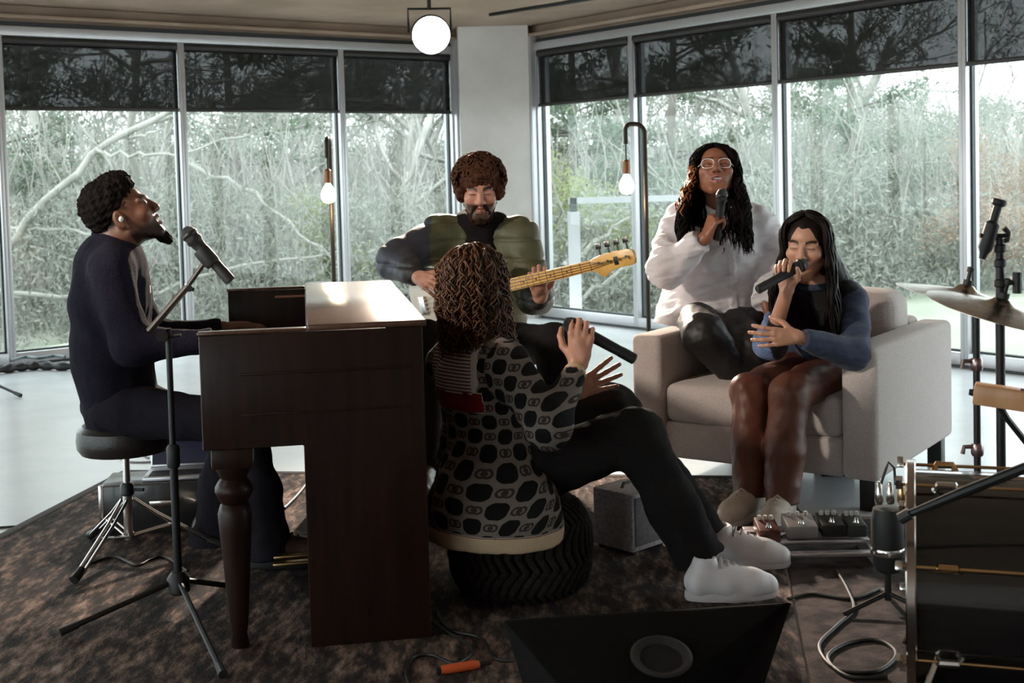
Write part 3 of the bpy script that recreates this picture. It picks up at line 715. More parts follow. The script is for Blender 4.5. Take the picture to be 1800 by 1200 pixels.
def surface_nets(Vv,lo,h):
    ins=Vv<0
    cnt=np.zeros(tuple(np.array(Vv.shape)-1),dtype=np.int8)
    for i in (0,1):
        for j in (0,1):
            for k in (0,1):
                cnt+=ins[i:Vv.shape[0]-1+i,j:Vv.shape[1]-1+j,k:Vv.shape[2]-1+k]
    mixed=(cnt>0)&(cnt<8); cells=np.argwhere(mixed)
    idx=np.full(mixed.shape,-1,dtype=np.int32); idx[mixed]=np.arange(len(cells))
    ci,cj,ck=cells.T
    cor=[(i,j,k) for i in (0,1) for j in (0,1) for k in (0,1)]
    cv={c:Vv[ci+c[0],cj+c[1],ck+c[2]] for c in cor}
    acc=np.zeros((len(cells),3)); num=np.zeros(len(cells))
    for c in cor:
        for axx in range(3):
            if c[axx]: continue
            d=list(c); d[axx]=1; d=tuple(d); a=cv[c]; b=cv[d]; m=(a<0)!=(b<0)
            t=np.where(m,a/np.where(m,a-b,1),0); p=np.array(c,float)[None]+np.eye(3)[axx][None]*t[:,None]
            acc[m]+=p[m]; num[m]+=1
    v=lo+(cells+acc/num[:,None])*h
    fs=[]
    for axx in range(3):
        s0=[slice(None)]*3; s1=[slice(None)]*3; s0[axx]=slice(0,-1); s1[axx]=slice(1,None)
        A_,B_=ins[tuple(s0)],ins[tuple(s1)]
        u,w=(axx+1)%3,(axx+2)%3
        for flip in (0,1):
            e=np.argwhere(A_&~B_ if not flip else ~A_&B_)
            ok=(e[:,u]>0)&(e[:,w]>0)&(e[:,u]<mixed.shape[u])&(e[:,w]<mixed.shape[w])&(e[:,axx]<mixed.shape[axx]); e=e[ok]
            q=[]
            for du,dw in ((1,1),(0,1),(0,0),(1,0)):
                c=e.copy(); c[:,u]-=du; c[:,w]-=dw; q.append(idx[c[:,0],c[:,1],c[:,2]])
            f=np.stack(q,1)
            if flip: f=f[:,::-1]
            fs.append(f)
    f=np.concatenate(fs); f=f[(f>=0).all(1)]
    return v,f
def vnormals(v,f):
    n=np.cross(v[f[:,2]]-v[f[:,0]],v[f[:,3]]-v[f[:,1]]); o=np.zeros_like(v)
    for i in range(4): np.add.at(o,f[:,i],n)
    return o/(np.linalg.norm(o,axis=1,keepdims=True)+1e-12)
def relax(v,f,it=1,w=.5):
    for _ in range(it):
        s=np.zeros_like(v); c=np.zeros(len(v))
        for i in range(4):
            np.add.at(s,f[:,i],v[f[:,(i+1)%4]]); np.add.at(s,f[:,i],v[f[:,(i+3)%4]]); np.add.at(c,f[:,i],2)
        v=v*(1-w)+w*s/c[:,None]
    return v
def noise3(p,seed,freq,oct_=3):
    g=np.random.default_rng(seed); o=np.zeros(len(p)); a=1.
    for i in range(oct_):
        for j in range(4):
            d=g.normal(0,1,3); d/=np.linalg.norm(d); o+=a*np.sin((p@d)*freq*2*np.pi*g.uniform(.7,1.3)+g.uniform(0,6.28))/4
        a*=.55; freq*=1.9
    return o
def cloth(F,name,m,parent,amp=.004,freq=7.,seed=1,stretch=None,relaxn=1,col=None):
    v,f=F.mesh(); v=relax(v,f,relaxn)
    n=vnormals(v,f); p=v if stretch is None else v*np.array(stretch)[None]
    w=noise3(p,seed,freq,3); w=w-np.abs(noise3(p,seed+9,freq*.8,2))*.6
    v=v+n*(w*amp)[:,None]
    me=np_mesh(name,v,f,True)
    if col is not None: paint(me,col(v))
    return link(name,me,m,parent)
def paint(me,c):
    at=me.color_attributes.new('Col','FLOAT_COLOR','POINT'); c=np.asarray(c,float)
    if c.shape[1]==3: c=np.concatenate([c,np.ones((len(c),1))],1)
    at.data.foreach_set('color',c.astype(np.float32).ravel())

# ------------------------------------------------------------------ heads
class Head:
    """local axes: x to the person's right, y forward, z up; origin in the middle of the skull"""
    def __init__(s,o,fwd,up,scale=1.):
        y=Vector(fwd).normalized(); z=Vector(up); z=(z-y*z.dot(y)).normalized(); x=y.cross(z)
        s.R=np.array([[x[i],y[i],z[i]] for i in range(3)]); s.o=V3(o); s.s=scale
    def __call__(s,x,y,z): return s.o+s.R@(np.array([x,y,z])*s.s)
    def inv(s,v): return ((v-s.o)@s.R)/s.s
def head_ops(F,H,jaw=1.,mouth=0.,smile=0.,nose=1.,cheek=1.):
    S=H.s; E=lambda c,r,k=.015,mode='add':F.ell(H(*c),[q*S for q in r],k*S,H.R,mode)
    C=lambda a,b,ra,rb,k=.012,mode='add':F.cone(H(*a),H(*b),ra*S,rb*S,k*S,None,mode)
    E((0,-.008,.032),(.074,.094,.083)); E((0,.03,-.03),(.062*jaw,.062,.068),.03)
    E((0,.05,-.068-.006*mouth),(.046*jaw,.042,.042),.02)
    C((-.016*jaw,.078,-.098-.012*mouth),(.016*jaw,.078,-.098-.012*mouth),.017,.017,.02)
    C((-.055*jaw,.0,-.055),(-.02*jaw,.07,-.095-.01*mouth),.016,.016,.02); C((.055*jaw,.0,-.055),(.02*jaw,.07,-.095-.01*mouth),.016,.016,.02)
    for q in (-1,1):
        E((q*.042,.066,-.022+.004*smile),(.024*cheek,.022,.022),.02)
        C((q*.012,.088,.024),(q*.048,.074,.024),.010,.008,.014)
    for q in (-1,1):
        E((q*.032,.1,.006),(.016,.014,.011),.012,'cut')
        E((q*.032,.076,.005),(.0155,.0155,.0135),.006)
        C((q*.018,.0885,.000),(q*.046,.081,.001),.0032,.0028,.004)
        C((q*.018,.089,.010),(q*.047,.081,.011),.0035,.003,.005)
    C((0,.088,.02),(0,.106*1.,-.022),.0075,.0115*nose,.010); E((0,.104,-.027),(.0125*nose,.011,.010),.008)
    for q in (-1,1): E((q*.0125*nose,.097,-.030),(.0085,.010,.0075),.006)
    w=.021+.006*smile; zo=.010*mouth
    C((-w,.084,-.055+.005*smile),(0,.0955,-.0525),.0042,.0062,.006); C((w,.084,-.055+.005*smile),(0,.0955,-.0525),.0042,.0062,.006)
    C((-w*.9,.083,-.060-zo+.004*smile),(0,.0935,-.0665-zo*1.5),.0045,.0072,.006); C((w*.9,.083,-.060-zo+.004*smile),(0,.0935,-.0665-zo*1.5),.0045,.0072,.006)
    E((0,.097,-.0595-zo*.6),(w*.86,.022,.0022+.0085*mouth),.003,'cut')
    if mouth>.2: E((0,.074,-.0545),(w*.72,.012,.0052+.001*smile),.002)
    for q in (-1,1):
        E((q*.077,-.012,-.004),(.009,.019,.031),.008); E((q*.084,-.006,-.002),(.006,.010,.016),.004,'cut'); E((q*.074,-.006,-.03),(.008,.010,.010),.006)
def face_paint(H,skin,lips,brow,beard=None,beard_col=None,mouth=0.,smile=0.,brow_w=.0048,lash=(.02,.012,.01)):
    skin=np.array(skin)
    def fn(v):
        l=H.inv(v); c=np.tile(skin,(len(v),1)); x,y,z=np.abs(l[:,0]),l[:,1],l[:,2]
        head=(np.linalg.norm(l-np.array([0,0,-.01]),axis=1)<.16)&(z>-.14)
        c=c*(1+.06*noise3(v,3,12,2))[:,None]
        def mix(mask,col,a=1.):
            w=(np.clip(mask,0,1)*a*head)[:,None]; c[:]=c*(1-w)+np.array(col)[None]*w
        if beard is not None:
            b=beard(x,y,z,l); n=noise3(v,8,60,2); mix(np.clip(b*1.6+.25*n*(b>0),0,1),beard_col)
        blush=np.exp(-((x-.042)**2+(z+.022)**2)/.018**2)*(y>.04); mix(blush*.25,[skin[0]*1.1,skin[1]*.75,skin[2]*.7])
        wd=.021+.006*smile; zo=.010*mouth
        zl=-.0525-.5*zo; lip=1-np.sqrt((x/(wd*1.12))**2+((z-(-.0595-zo*.7))/(.0135+zo*1.25))**2); mix((lip>0)*(y>.070)*1.,lips)
        inner=1-np.sqrt((x/(wd*.86))**2+((z-(-.0595-zo*.6))/(.003+.0088*mouth))**2)
        mix((inner>0)*(y>.02)*(y<.0875),(.035,.008,.008) )
        if mouth>.2: mix((inner>-.1)*(np.abs(z+.0545)<.0062)*(y>.05)*(y<.0885)*(x<wd*.72),(.72,.68,.62))
        bz=.0255+.006*np.sin(np.clip((x-.012)/.04,0,1)*2.6)-.0; mix(np.clip(1.6-np.abs(z-bz)/brow_w,0,1)*(x>.012)*(x<.052)*(y>.055),brow)
        ez=.0045-.05*(x-.032)**2*20; mix(np.clip(1.7-np.abs(z-ez)/.0021,0,1)*(x>.017)*(x<.047)*(y>.066),lash,.85)
        nz=np.exp(-(((x-.009)/.005)**2+((z+.037)/.003)**2)); mix(nz*(y>.08),np.array(skin)*.25,.8)
        return c
    return fn
# ------------------------------------------------------------------ hands
def hand_ops(F,wrist,d,n,thumb,curl=(20,25,15),spread=6.,scale=1.,tc=(25,20),tdir=None,fing=None):
    """wrist point, finger direction d, palm normal n; thumb=+1/-1 picks the side (d x n)*thumb"""
    d=Vector(d).normalized(); n=Vector(n); n=(n-d*n.dot(d)).normalized(); s=d.cross(n).normalized()*thumb; w=Vector(wrist); k=scale
    off=[.029,.0105,-.0085,-.0265]; kn=[.088,.092,.088,.080]; Ls=[(.042,.026,.021),(.046,.030,.022),(.043,.028,.021),(.034,.021,.019)]
    rr=[.0092,.0095,.009,.008]
    for i in range(4):
        F.cone(w+s*off[i]*.45*k+d*.005*k,w+s*off[i]*k+d*kn[i]*k,.0145*k,.0108*k,.010*k)
    F.cone(w+d*.03*k-s*.012*k,w+d*.062*k+s*.006*k,.017*k,.016*k,.012*k)
    out=[]
    for i in range(4):
        a0=R(spread)*(1.3-i*.95); dd=(d*math.cos(a0)+s*math.sin(a0)).normalized(); p=w+s*off[i]*k+d*kn[i]*k; ang=0
        cc=curl if fing is None else fing[i]
        for j,L in enumerate(Ls[i]):
            ang+=R(cc[j]); e=dd*math.cos(ang)+n*math.sin(ang); q=p+e*L*k
            F.cone(p,q,(rr[i]-.0007*j)*k,(rr[i]-.0007*(j+1))*k,.0035*k); p=q
        out.append(p)
    tb=w+d*.022*k+s*.020*k+n*.006*k
    td=(s*.75+d*.62+n*.35).normalized() if tdir is None else Vector(tdir).normalized()
    p1=tb+td*.042*k; ax=td.cross(n).normalized()
    t2=(td*math.cos(R(tc[0]))+(d*.6+n*.6-s*.35).normalized()*math.sin(R(tc[0]))).normalized(); p2=p1+t2*.033*k
    t3=(t2*math.cos(R(tc[1]))+(d*.5+n*.7-s*.6).normalized()*math.sin(R(tc[1]))).normalized(); p3=p2+t3*.026*k
    F.cone(w+d*.008*k+s*.010*k,tb,.016*k,.0135*k,.012*k); F.cone(tb,p1,.0138*k,.0108*k,.008*k); F.cone(p1,p2,.0105*k,.0095*k,.004*k); F.cone(p2,p3,.0095*k,.0078*k,.004*k)
# ------------------------------------------------------------------ shoes
def shoe(parent,heel,toe,up=(0,0,1),L=.27,w=.047,mu=None,ms=None,name='sneaker',collar=.075,lace=None,zs=None):
    """sneaker from heel to toe direction: upper + sole + laces"""
    heel=Vector(heel); f=(Vector(toe)-heel).normalized(); u=Vector(up); u=(u-f*u.dot(f)).normalized(); r=f.cross(u)
    P=lambda x,y,z: heel+f*x*L+r*y+u*z
    F=Field(.0045)
    F.chain([P(.14,0,.052),P(.45,0.004,.050),P(.72,.002,.040),P(.90,0,.034)],[.042,.043,.044,.035],.03,flat=(r,1.05))
    F.chain([P(.13,0,.06),P(.2,0,.06+collar*.75)],[.038,.036],.02); F.chain([P(.28,0,.075),P(.52,0,.062)],[.035,.032],.03)
    F.plane(P(.5,0,.018),-u,.4); F.ell(P(.20,0,.075+collar*.9),(.03,.03,.03),.006,mode='cut')
    F.plane(P(.2,0,.06+collar),u+f*.15,.06,c=P(.18,0,.08+collar))
    v,fc=F.mesh(); o=link(name,np_mesh(name,v,fc),mu,parent)
    # sole outline
    n=28; vs=[];
    prof=lambda t:(.5-.5*math.cos(t))
    b=MB(); pts=[]
    for i in range(n):
        a=2*math.pi*i/n; x=.5+.515*math.cos(a); yy=math.sin(a)*(w*(1.0 if x<.5 else 1.08)*(.86+.14*abs(math.sin(a)))); 
        if x<.5: yy*=.9
        pts.append((x,yy))
    for z0,z1,e in ((0,.026,1.),):
        vs=[P(.5+(x-.5)*1.0,y*1.02,z0+.001) for x,y in pts]+[P(.5+(x-.5)*1.03,y*1.10,z0+.012) for x,y in pts]+[P(.5+(x-.5)*1.02,y*1.07,z1+.004) for x,y in pts]
        fs=[tuple(range(n))[::-1],tuple(range(2*n,3*n))]+[(k*n+i,k*n+(i+1)%n,(k+1)*n+(i+1)%n,(k+1)*n+i) for k in (0,1) for i in range(n)]
        b._add(vs,fs)
    b.obj('sole',ms or mu,o,70)
    lb=MB()
    for i in range(4):
        x=.36+.075*i; lb.tube([P(x,-.030,.100-.008*i),P(x+.02,0,.123-.0085*i),P(x,.030,.100-.008*i)],.0055,6)
    lb.obj('laces',lace or mu,o)
    return o
# ------------------------------------------------------------------ hair strands
def strands_obj(name,m,parent,P,r0,r1=None,n=4):
    P=np.asarray(P); N=P.shape[1]; t=np.linspace(0,1,N); rad=r0*(1-.5*t**3) if r1 is None else r0+(r1-r0)*t
    rad=rad*np.minimum(1,(1-t)*9+.25)
    o=link(name,tubes_mesh(name,P,np.broadcast_to(rad,P.shape[:2]),n),m,parent); return o
def curl_offset(P,rng,rad,wave,grow=.15):
    """wind each strand (S,N,3) into a helix"""
    S,N,_=P.shape; t=np.gradient(P,axis=1); L=np.cumsum(np.linalg.norm(np.diff(P,axis=1,prepend=P[:,:1]),axis=2),axis=1)
    t/=np.linalg.norm(t,axis=2,keepdims=True)+1e-9
    ref=np.array([.3,.2,.1])+np.array([1.,0,0]); n1=np.cross(t,ref); n1/=np.linalg.norm(n1,axis=2,keepdims=True)+1e-9; n2=np.cross(t,n1)
    ph=rng.uniform(0,6.28,(S,1)); w=wave*rng.uniform(.6,1.7,(S,1)); hd=rng.choice([-1,1],(S,1))
    a=ph+hd*L/w*2*np.pi; amp=rad*rng.uniform(.3,1.35,(S,1))*np.minimum(1,L/grow)
    wob=np.cumsum(rng.normal(0,rad*.11,(S,N,3)),axis=1)*np.minimum(1,L/grow)[...,None]
    return P+wob+n1*(amp*np.cos(a))[...,None]+n2*(amp*np.sin(a))[...,None]
def hair_guides(rng,H,n,N,drop,rx=(.088,.106,.098),front=62,cz=.03,spread=.25,th0=(0,75),fan=.0,back=.0,lean=(0,0),shortback=0,hairline=40,sweep=1.2):
    """strands that leave the skull, run down over it and hang; world down is -z, azimuth measured from the face"""
    fw=H.R[:,1].copy(); fw[2]=0; fw/=np.linalg.norm(fw); rt=np.cross(fw,[0,0,1.])
    out=np.zeros((n,N,3)); c=H.o+np.array([0,0,cz])*H.s
    for i in range(n):
        az=R(rng.uniform(-180,180)); th=R(rng.uniform(*th0)); fr=R(front)
        if abs(az)<1.25: th=R(rng.uniform(0,hairline))
        az_e=az if abs(az)>fr else math.copysign(fr+rng.uniform(0,.3),az if az!=0 else 1)
        tot=rng.uniform(.82,1.1)*drop*(1. if abs(az)<2.2 or not shortback else shortback); arc=R(96)-th; La=arc*.1; tt=np.linspace(0,La+tot,N); k=1+rng.normal(0,.03)+spread*.1*rng.uniform(-.3,.6)
        for j,q in enumerate(tt):
            u=min(1,q/max(La,1e-3)); a=az+(az_e-az)*min(1,u*sweep); p=th+arc*u
            off=(fw*math.cos(a)*rx[1]+rt*math.sin(a)*rx[0])*math.sin(p)*k; z=rx[2]*math.cos(p)*k
            dn=max(0,q-La); out[i,j]=c+(off*(1+fan*dn)+np.array([0,0,z-dn])+np.array([lean[0],lean[1],0])*dn - fw*back*dn)*1.
    return out
# ================================================================== PEOPLE
UP=Vector((0,0,1))
M_skin=mat('skin',(.4,.2,.13),.46,attr='Col',bump=.06,bscale=260,spec=.4)
M_paint_cloth=mat('painted_cloth',(.1,.1,.1),.85,attr='Col',var=.18,vscale=160,bump=.35,bscale=240,spec=.2,sheen=.15)
def hairm(name,c,rough=.55,spec=.22): return mat(name,c,rough,var=.35,vscale=35,spec=spec)
M_hair_black=hairm('hair_black',(.009,.0065,.006),.75,.06); M_hair_brown=hairm('hair_brown',(.075,.030,.016),.7,.08); M_hair_curl=hairm('hair_auburn',(.040,.017,.009),.5,.25); M_hair_curl2=hairm('hair_auburn_rim_light',(.13,.055,.024),.5,.25)
M_hair_dark=hairm('hair_dark_brown',(.014,.009,.007),.55,.14); M_hair_orange=hairm('hair_copper',(.36,.115,.04))
def rot(f,deg): # pitch a forward vector up by deg, returns fwd, up
    a=R(deg); f=Vector(f).normalized(); return f*math.cos(a)+UP*math.sin(a), UP*math.cos(a)-f*math.sin(a)
def hair_blob(name,m,parent,F,amp,freq,seed,it=1):
    v,f=F.mesh(); v=relax(v,f,it); n=vnormals(v,f); v=v+n*(noise3(v,seed,freq,2)*amp)[:,None]
    return link(name,np_mesh(name,v,f),m,parent)
def body_obj(F,t,H,paintfn):
    v,f=F.mesh(); me=np_mesh('body',v,f); paint(me,paintfn(v)); return link('body',me,M_skin,t)
def mic(name,label,a,b,group=None,grille=(.05,.05,.05)):
    """handheld microphone, grille centre at a, tail end at b"""
    a,b=Vector(a),Vector(b); L=(b-a).length; M=along(a,b); t=thing(name,label,'microphone',b,group=group)
    MB().lathe([(.0,-.026),(.014,-.023),(.0225,-.010),(.0245,.0),(.0225,.014),(.020,.022)],20,M,cap=False).obj('grille',mat('mic_grille',(.045,.045,.045),.5,.6,bump=.8,bscale=500),t)
    MB().lathe([(.0245,.018),(.0245,.026),(.020,.034),(.0185,.05),(.0165,L*.75),(.0175,L*.78),(.0175,L-.004),(.012,L)],20,M).obj('handle',M_blkmat,t)
    MB().lathe([(.0235,.0),(.0255,.003),(.0255,.008),(.0235,.011)],20,M@Matrix.Translation((0,0,-.004)),cap=False).obj('band',M_blk,t)
    return t

# ------------------------------------------------------------------ 1 pianist
def pianist():
    f=Vector((.985,.17,0)).normalized(); r=f.cross(UP)
    t=thing('person','man in a navy sweater playing the piano, head raised and mouth open','person',(-1.36,4.36,.482))
    fw,up=rot(f,27); H=Head(U(219,380,4.36),fw,up,1.0)
    pel,wai,che,upc,nb=U(214,705,4.37),U(196,620,4.37),U(194,530,4.37),U(198,470,4.37),U(205,428,4.37)
    rs,re,rw=U(194,480,4.20),U(232,610,4.16),U(372,598,4.18); ls,le,lw=U(208,478,4.54),U(270,592,4.62),U(392,577,4.63)
    F=Field(.0033); head_ops(F,H,1.,.55,0,1.15)
    F.cone(H(0,-.02,-.05),nb,.054,.06,.03); F.chain([nb,che,wai,pel],[.06,.10,.10,.10],.05,flat=(r,1.35))
    F.chain([rs,re,rw],[.045,.038,.027],.03); F.chain([ls,le,lw],[.045,.038,.027],.03)
    hand_ops(F,rw,f+UP*.05,-UP,1,(18,28,20),5); hand_ops(F,lw,f+UP*.12,-UP,-1,(18,28,20),5)
    bd=lambda x,y,z,l: np.clip(np.maximum((-.045-z)/.04,0)*(y<.10)*(y>-.005)*np.clip((z+.118+.5*y)/.02,0,1),0,1)*np.where((x<.024)&(z>-.078)&(y>.075),0,1)*.95 + np.clip((z+.05)/.02,0,1)*np.clip((.012-y)/.02,0,1)*np.clip((z+.025-.0*y)/.02,0,1)*(np.abs(x)<.082)*np.where((y>-.04)&(z<.03)&(x>.068),.0,.8)
    skin=(.145,.060,.034)
    body_obj(F,t,H,face_paint(H,skin,(.20,.075,.06),(.012,.008,.007),bd,(.022,.011,.008),.55,0))
    Fh=Field(.004); E=lambda c,q,k=.02,mode='add':Fh.ell(H(*c),q,k,H.R,mode)
    E((0,-.028,.062),(.086,.100,.094)); E((0,.022,.105),(.068,.060,.052)); E((0,-.07,.02),(.07,.045,.055)); E((0,.128,.015),(.10,.075,.068),.012,'cut')
    E((.1,.03,-.02),(.05,.06,.06),.01,'cut'); E((-.1,.03,-.02),(.05,.06,.06),.01,'cut')
    hair_blob('hair',M_hair_black,t,Fh,.0065,55,4)
    Fb=Field(.0035); Eb=lambda c,q,k=.012,mode='add':Fb.ell(H(*c),q,k,H.R,mode)
    Eb((0,.078,-.118),(.026,.024,.024)); Eb((0,.088,-.138),(.016,.016,.020)); Fb.cone(H(-.052,.012,-.068),H(-.022,.07,-.108),.012,.014,.012); Fb.cone(H(.052,.012,-.068),H(.022,.07,-.108),.012,.014,.012)
    hair_blob('beard',M_hair_black,t,Fb,.003,60,5)
    MB().sphere(H(.087,-.004,-.006),(.008,.010,.010),12).obj('earbud',mat('white_earbud',(.8,.78,.74),.3),t)
    # sweater
    S=Field(.0065); S.chain([nb-UP*.03,upc,che,wai,pel-UP*.02],[.068,.108,.128,.128,.132],.05,flat=(r,1.32))
    S.cone(U(200,462,4.24),U(212,462,4.50),.062,.062,.05); S.cone(U(176,452,4.37),U(196,420,4.37),.075,.058,.05)
    S.chain([rs,re,rw-f*.01],[.074,.060,.042],.04); S.chain([ls,le,lw-f*.02],[.074,.060,.040],.04)
    S.plane(pel-UP*.095,-UP,.35); S.plane(rw-f*.0,f,.07,c=rw+f*.02); S.plane(lw-f*.005,f,.07,c=lw+f*.02)
    S.cone(nb+UP*.03+f*.012,nb+UP*.1+f*.02,.056,.056,.006,mode='cut')
    cloth(S,'sweater',fabric_mat('navy_knit',(.016,.014,.026),(.010,.009,.016),180,.5),t,.006,6,2,(1,1,.7))
    cp=[]
    for k in range(24):
        a=2*math.pi*k/24; cp.append(nb+UP*(.016+.020*math.cos(a))-f*.008+f*.064*-math.cos(a)+r*.066*math.sin(a))
    MB().tube(cp,.011,8,closed=True).obj('collar',MATS['navy_knit'],t)
    MB().box((-.012,-.001,-.012),(.012,.001,.012),frame(U(264,508,4.22),x=r*-1,z=UP)).obj('sweater_mark',mat('pale_thread',(.6,.5,.5),.8),t)
    # trousers
    rh,rk,ra=U(228,722,4.26),U(432,742,4.20),U(470,975,4.20); lh,lk,la=U(240,720,4.48),U(405,742,4.52),U(372,968,4.50)
    T=Field(.007); T.chain([rh,rk,(rk+ra)/2,ra],[.092,.068,.072,.092],.04); T.chain([lh,lk,(lk+la)/2,la],[.092,.068,.068,.085],.04); T.ell(pel-UP*.01,(.135,.18,.085),.05)
    T.plane(ra-UP*.0,-UP+f*.1,.14,c=ra-UP*.05); T.plane(la,-UP,.12,c=la-UP*.05)
    cloth(T,'trousers',fabric_mat('charcoal_twill',(.020,.017,.024),(.013,.012,.017),260,.25),t,.006,6,5)
    Ml=mat('brown_boot_leather',(.045,.022,.014),.4,var=.2,vscale=20)
    for a_,nm in ((ra,'shoe'),(la,'shoe')):
        hl=Vector((a_.x-f.x*.06,a_.y-f.y*.06,RUGZ)); shoe(t,hl,hl+f*.27,mu=Ml,ms=M_blkmat,name=nm)
    return t
pianist()

# ------------------------------------------------------------------ 2 guitarist
def guitarist():
    f=Vector((-.04,-1,0)).normalized(); r=f.cross(UP)
    t=thing('person','curly-haired bearded man in an olive and navy jacket playing bass','person',(-.13,5.66,.45))
    fw,up=rot(Vector((.04,-1,0)),-16); H=Head(U(843,333,5.50),fw,up,1.0)
    pel,wai,che,nb=U(850,606,5.66),U(847,540,5.64),U(844,465,5.60),U(846,402,5.58)
    rs,re,rw=U(766,420,5.58),U(697,458,5.44),U(733,486,5.22); ls,le,lw=U(915,420,5.55),U(940,520,5.44),U(950,522,5.16)
    F=Field(.0034); head_ops(F,H,1.08,0,0,1.15)
    F.cone(H(0,-.02,-.05),nb,.056,.06,.03); F.chain([nb,che,wai,pel],[.06,.10,.10,.10],.05,flat=(r,1.4))
    F.chain([rs,re,rw],[.045,.038,.028],.03); F.chain([ls,le,lw],[.045,.038,.028],.03)
    hand_ops(F,rw,U(772,506,5.10)-rw,Vector((.1,.9,-.35)),1,(22,35,25),6); hand_ops(F,lw,Vector((-.12,-.62,.62)),Vector((0,.55,.8)),-1,(35,60,45),6)
    bd=lambda x,y,z,l: np.clip((-.036-z)/.012,0,1)*(y>-.02)*np.where((x<.020)&(z>-.078)&(z<-.046)&(y>.075),0.25,1.)
    body_obj(F,t,H,face_paint(H,(.47,.235,.165),(.36,.13,.10),(.035,.017,.010),bd,(.07,.035,.022),0,0,.006))
    rng=np.random.default_rng(3)
    Fh=Field(.005); E=lambda c,q,k=.02,mode='add':Fh.ell(H(*c),q,k,H.R,mode)
    E((0,-.02,.052),(.098,.106,.090)); E((0,.045,.085),(.074,.062,.045)); E((.078,.01,.005),(.03,.05,.05)); E((-.078,.01,.005),(.03,.05,.05)); E((0,.135,-.03),(.066,.07,.072),.012,'cut')
    hair_blob('hair',M_hair_brown,t,Fh,.010,24,6)
    # loose curls over the cap
    n=420; P=np.zeros((n,16,3)); q=np.linspace(0,1,16)
    for i in range(n):
        while True:
            d=rng.normal(0,1,3); d/=np.linalg.norm(d)
            if d[2]>-.35 and not (d[1]>.45 and d[2]<.38): break
        b=np.array([0,-.012,.048])+d*np.array([.100,.108,.094]); s=rng.normal(0,1,3); s-=s@d*d; s/=np.linalg.norm(s); u=np.cross(d,s); rad=rng.uniform(.010,.017); a=q*rng.uniform(4,7)
        l=b[None]+d[None]*(rad*.5+.010*q[:,None])+rad*(np.cos(a)[:,None]*s[None]+np.sin(a)[:,None]*u[None])*.9+d[None]*(np.sin(a*.7)*.007)[:,None]
        P[i]=np.array([H(*k) for k in l])
    o=strands_obj('curls',M_hair_brown,t,P,.0048,.0035,5); o['kind']='stuff'
    Fb=Field(.004); Eb=lambda c,qq,k=.015:Fb.ell(H(*c),qq,k,H.R)
    Eb((0,.062,-.112),(.046,.036,.032)); Fb.cone(H(-.062,.0,-.05),H(-.03,.062,-.105),.014,.02,.015); Fb.cone(H(.062,.0,-.05),H(.03,.062,-.105),.014,.02,.015); Fb.cone(H(-.024,.09,-.050),H(.024,.09,-.050),.0065,.0065,.006); 
    for s_ in (-1,1): Fb.cone(H(s_*.024,.09,-.05),H(s_*.032,.075,-.085),.007,.012,.01)
    hair_blob('beard',hairm('beard_brown',(.030,.014,.009),.8,.05),t,Fb,.004,45,7)
    # hoodie
    S=Field(.0065); S.chain([nb-UP*.0,che+f*.025,wai+f*.03,pel+f*.02],[.082,.115,.115,.12],.05,flat=(r,.95)); 
    for k in range(10):
        a=math.pi*2*k/10; S.cone(nb+UP*.035+r*.078*math.cos(a)+f*.07*math.sin(a)-f*.01,nb+UP*(.02-.03*math.sin(a))+r*.078*math.cos(a+.63)+f*.07*math.sin(a+.63)-f*.01,.034,.034,.03)
    cloth(S,'hoodie',fabric_mat('black_jersey',(.012,.010,.010),(.007,.006,.006),200,.4),t,.006,7,3)
    # jacket, quilted, open at the front
    J=Field(.0065); J.chain([nb-UP*.05-f*.01,che-f*.005,wai-f*.005,pel-UP*.01],[.080,.130,.132,.140],.05,flat=(r,1.42))
    J.cone(U(775,405,5.6),U(912,408,5.58),.070,.068,.06); J.chain([rs,re,rw+(re-rw)*.16],[.092,.080,.056],.05); J.chain([ls,le,lw+(le-lw)*.30],[.088,.076,.056],.05)
    for k in range(9):
        z=pel.z+.02+k*.062; c=Vector((nb.x-.005,nb.y,z)); J.cone(c+f*.22-r*.0,c+f*.05,.050-.0*k,.045,.02,flat=(r,1.1),mode='cut')
    J.plane(pel-UP*.10,-UP,.35)
    v0=wai.z+.17
    def jc(v):
        c=np.tile(np.array([.038,.040,.058]),(len(v),1))
        dx=(v-V3(nb))@V3(r)         # + = his right (camera left)
        sl_r=dx>.215; ol=((v[:,2]>v0)&(~sl_r))|(dx<-.06)
        c[ol]=np.array([.085,.088,.042]); cuff=np.linalg.norm(v-V3(rw),axis=1)<.11; c[cuff]=[.012,.012,.014]; cuff=np.linalg.norm(v-V3(lw),axis=1)<.21; c[cuff]=[.014,.013,.013]
        return c
    v,fc=J.mesh(); v=relax(v,fc,1); n=vnormals(v,fc); q=np.abs(np.sin(v[:,2]*math.pi/.085)); w=noise3(v,12,9,2)
    v=v+n*(-.010*(1-q)**3+.004*w)[:,None]; me=np_mesh('jacket',v,fc); paint(me,jc(v)); link('jacket',me,mat('quilted_nylon',(.1,.1,.1),.6,attr='Col',var=.15,vscale=30,bump=.2,bscale=60),t)
    o=MB().box((-.017,-.001,-.007),(.017,.001,.007),along(U(714,458,5.33),U(724,452,5.30))).obj('sleeve_patch',mat('white_patch',(.7,.7,.72),.6),t)
    # trousers and shoes
    T=Field(.007)
    rh,rk=U(812,606,5.58),U(748,600,5.12); lh,lk=U(888,606,5.58),U(978,604,5.14); ra,la=Vector((rk.x-.02,5.24,.10)),Vector((lk.x-.05,5.22,.10))
    T.chain([rh,rk,ra],[.098,.078,.06],.04); T.chain([lh,lk,la],[.098,.080,.06],.04); T.ell(pel-UP*.0,(.18,.14,.09),.05)
    T.plane(ra-UP*.02,-UP,.1,c=ra-UP*.06); T.plane(la-UP*.02,-UP,.1,c=la-UP*.06)
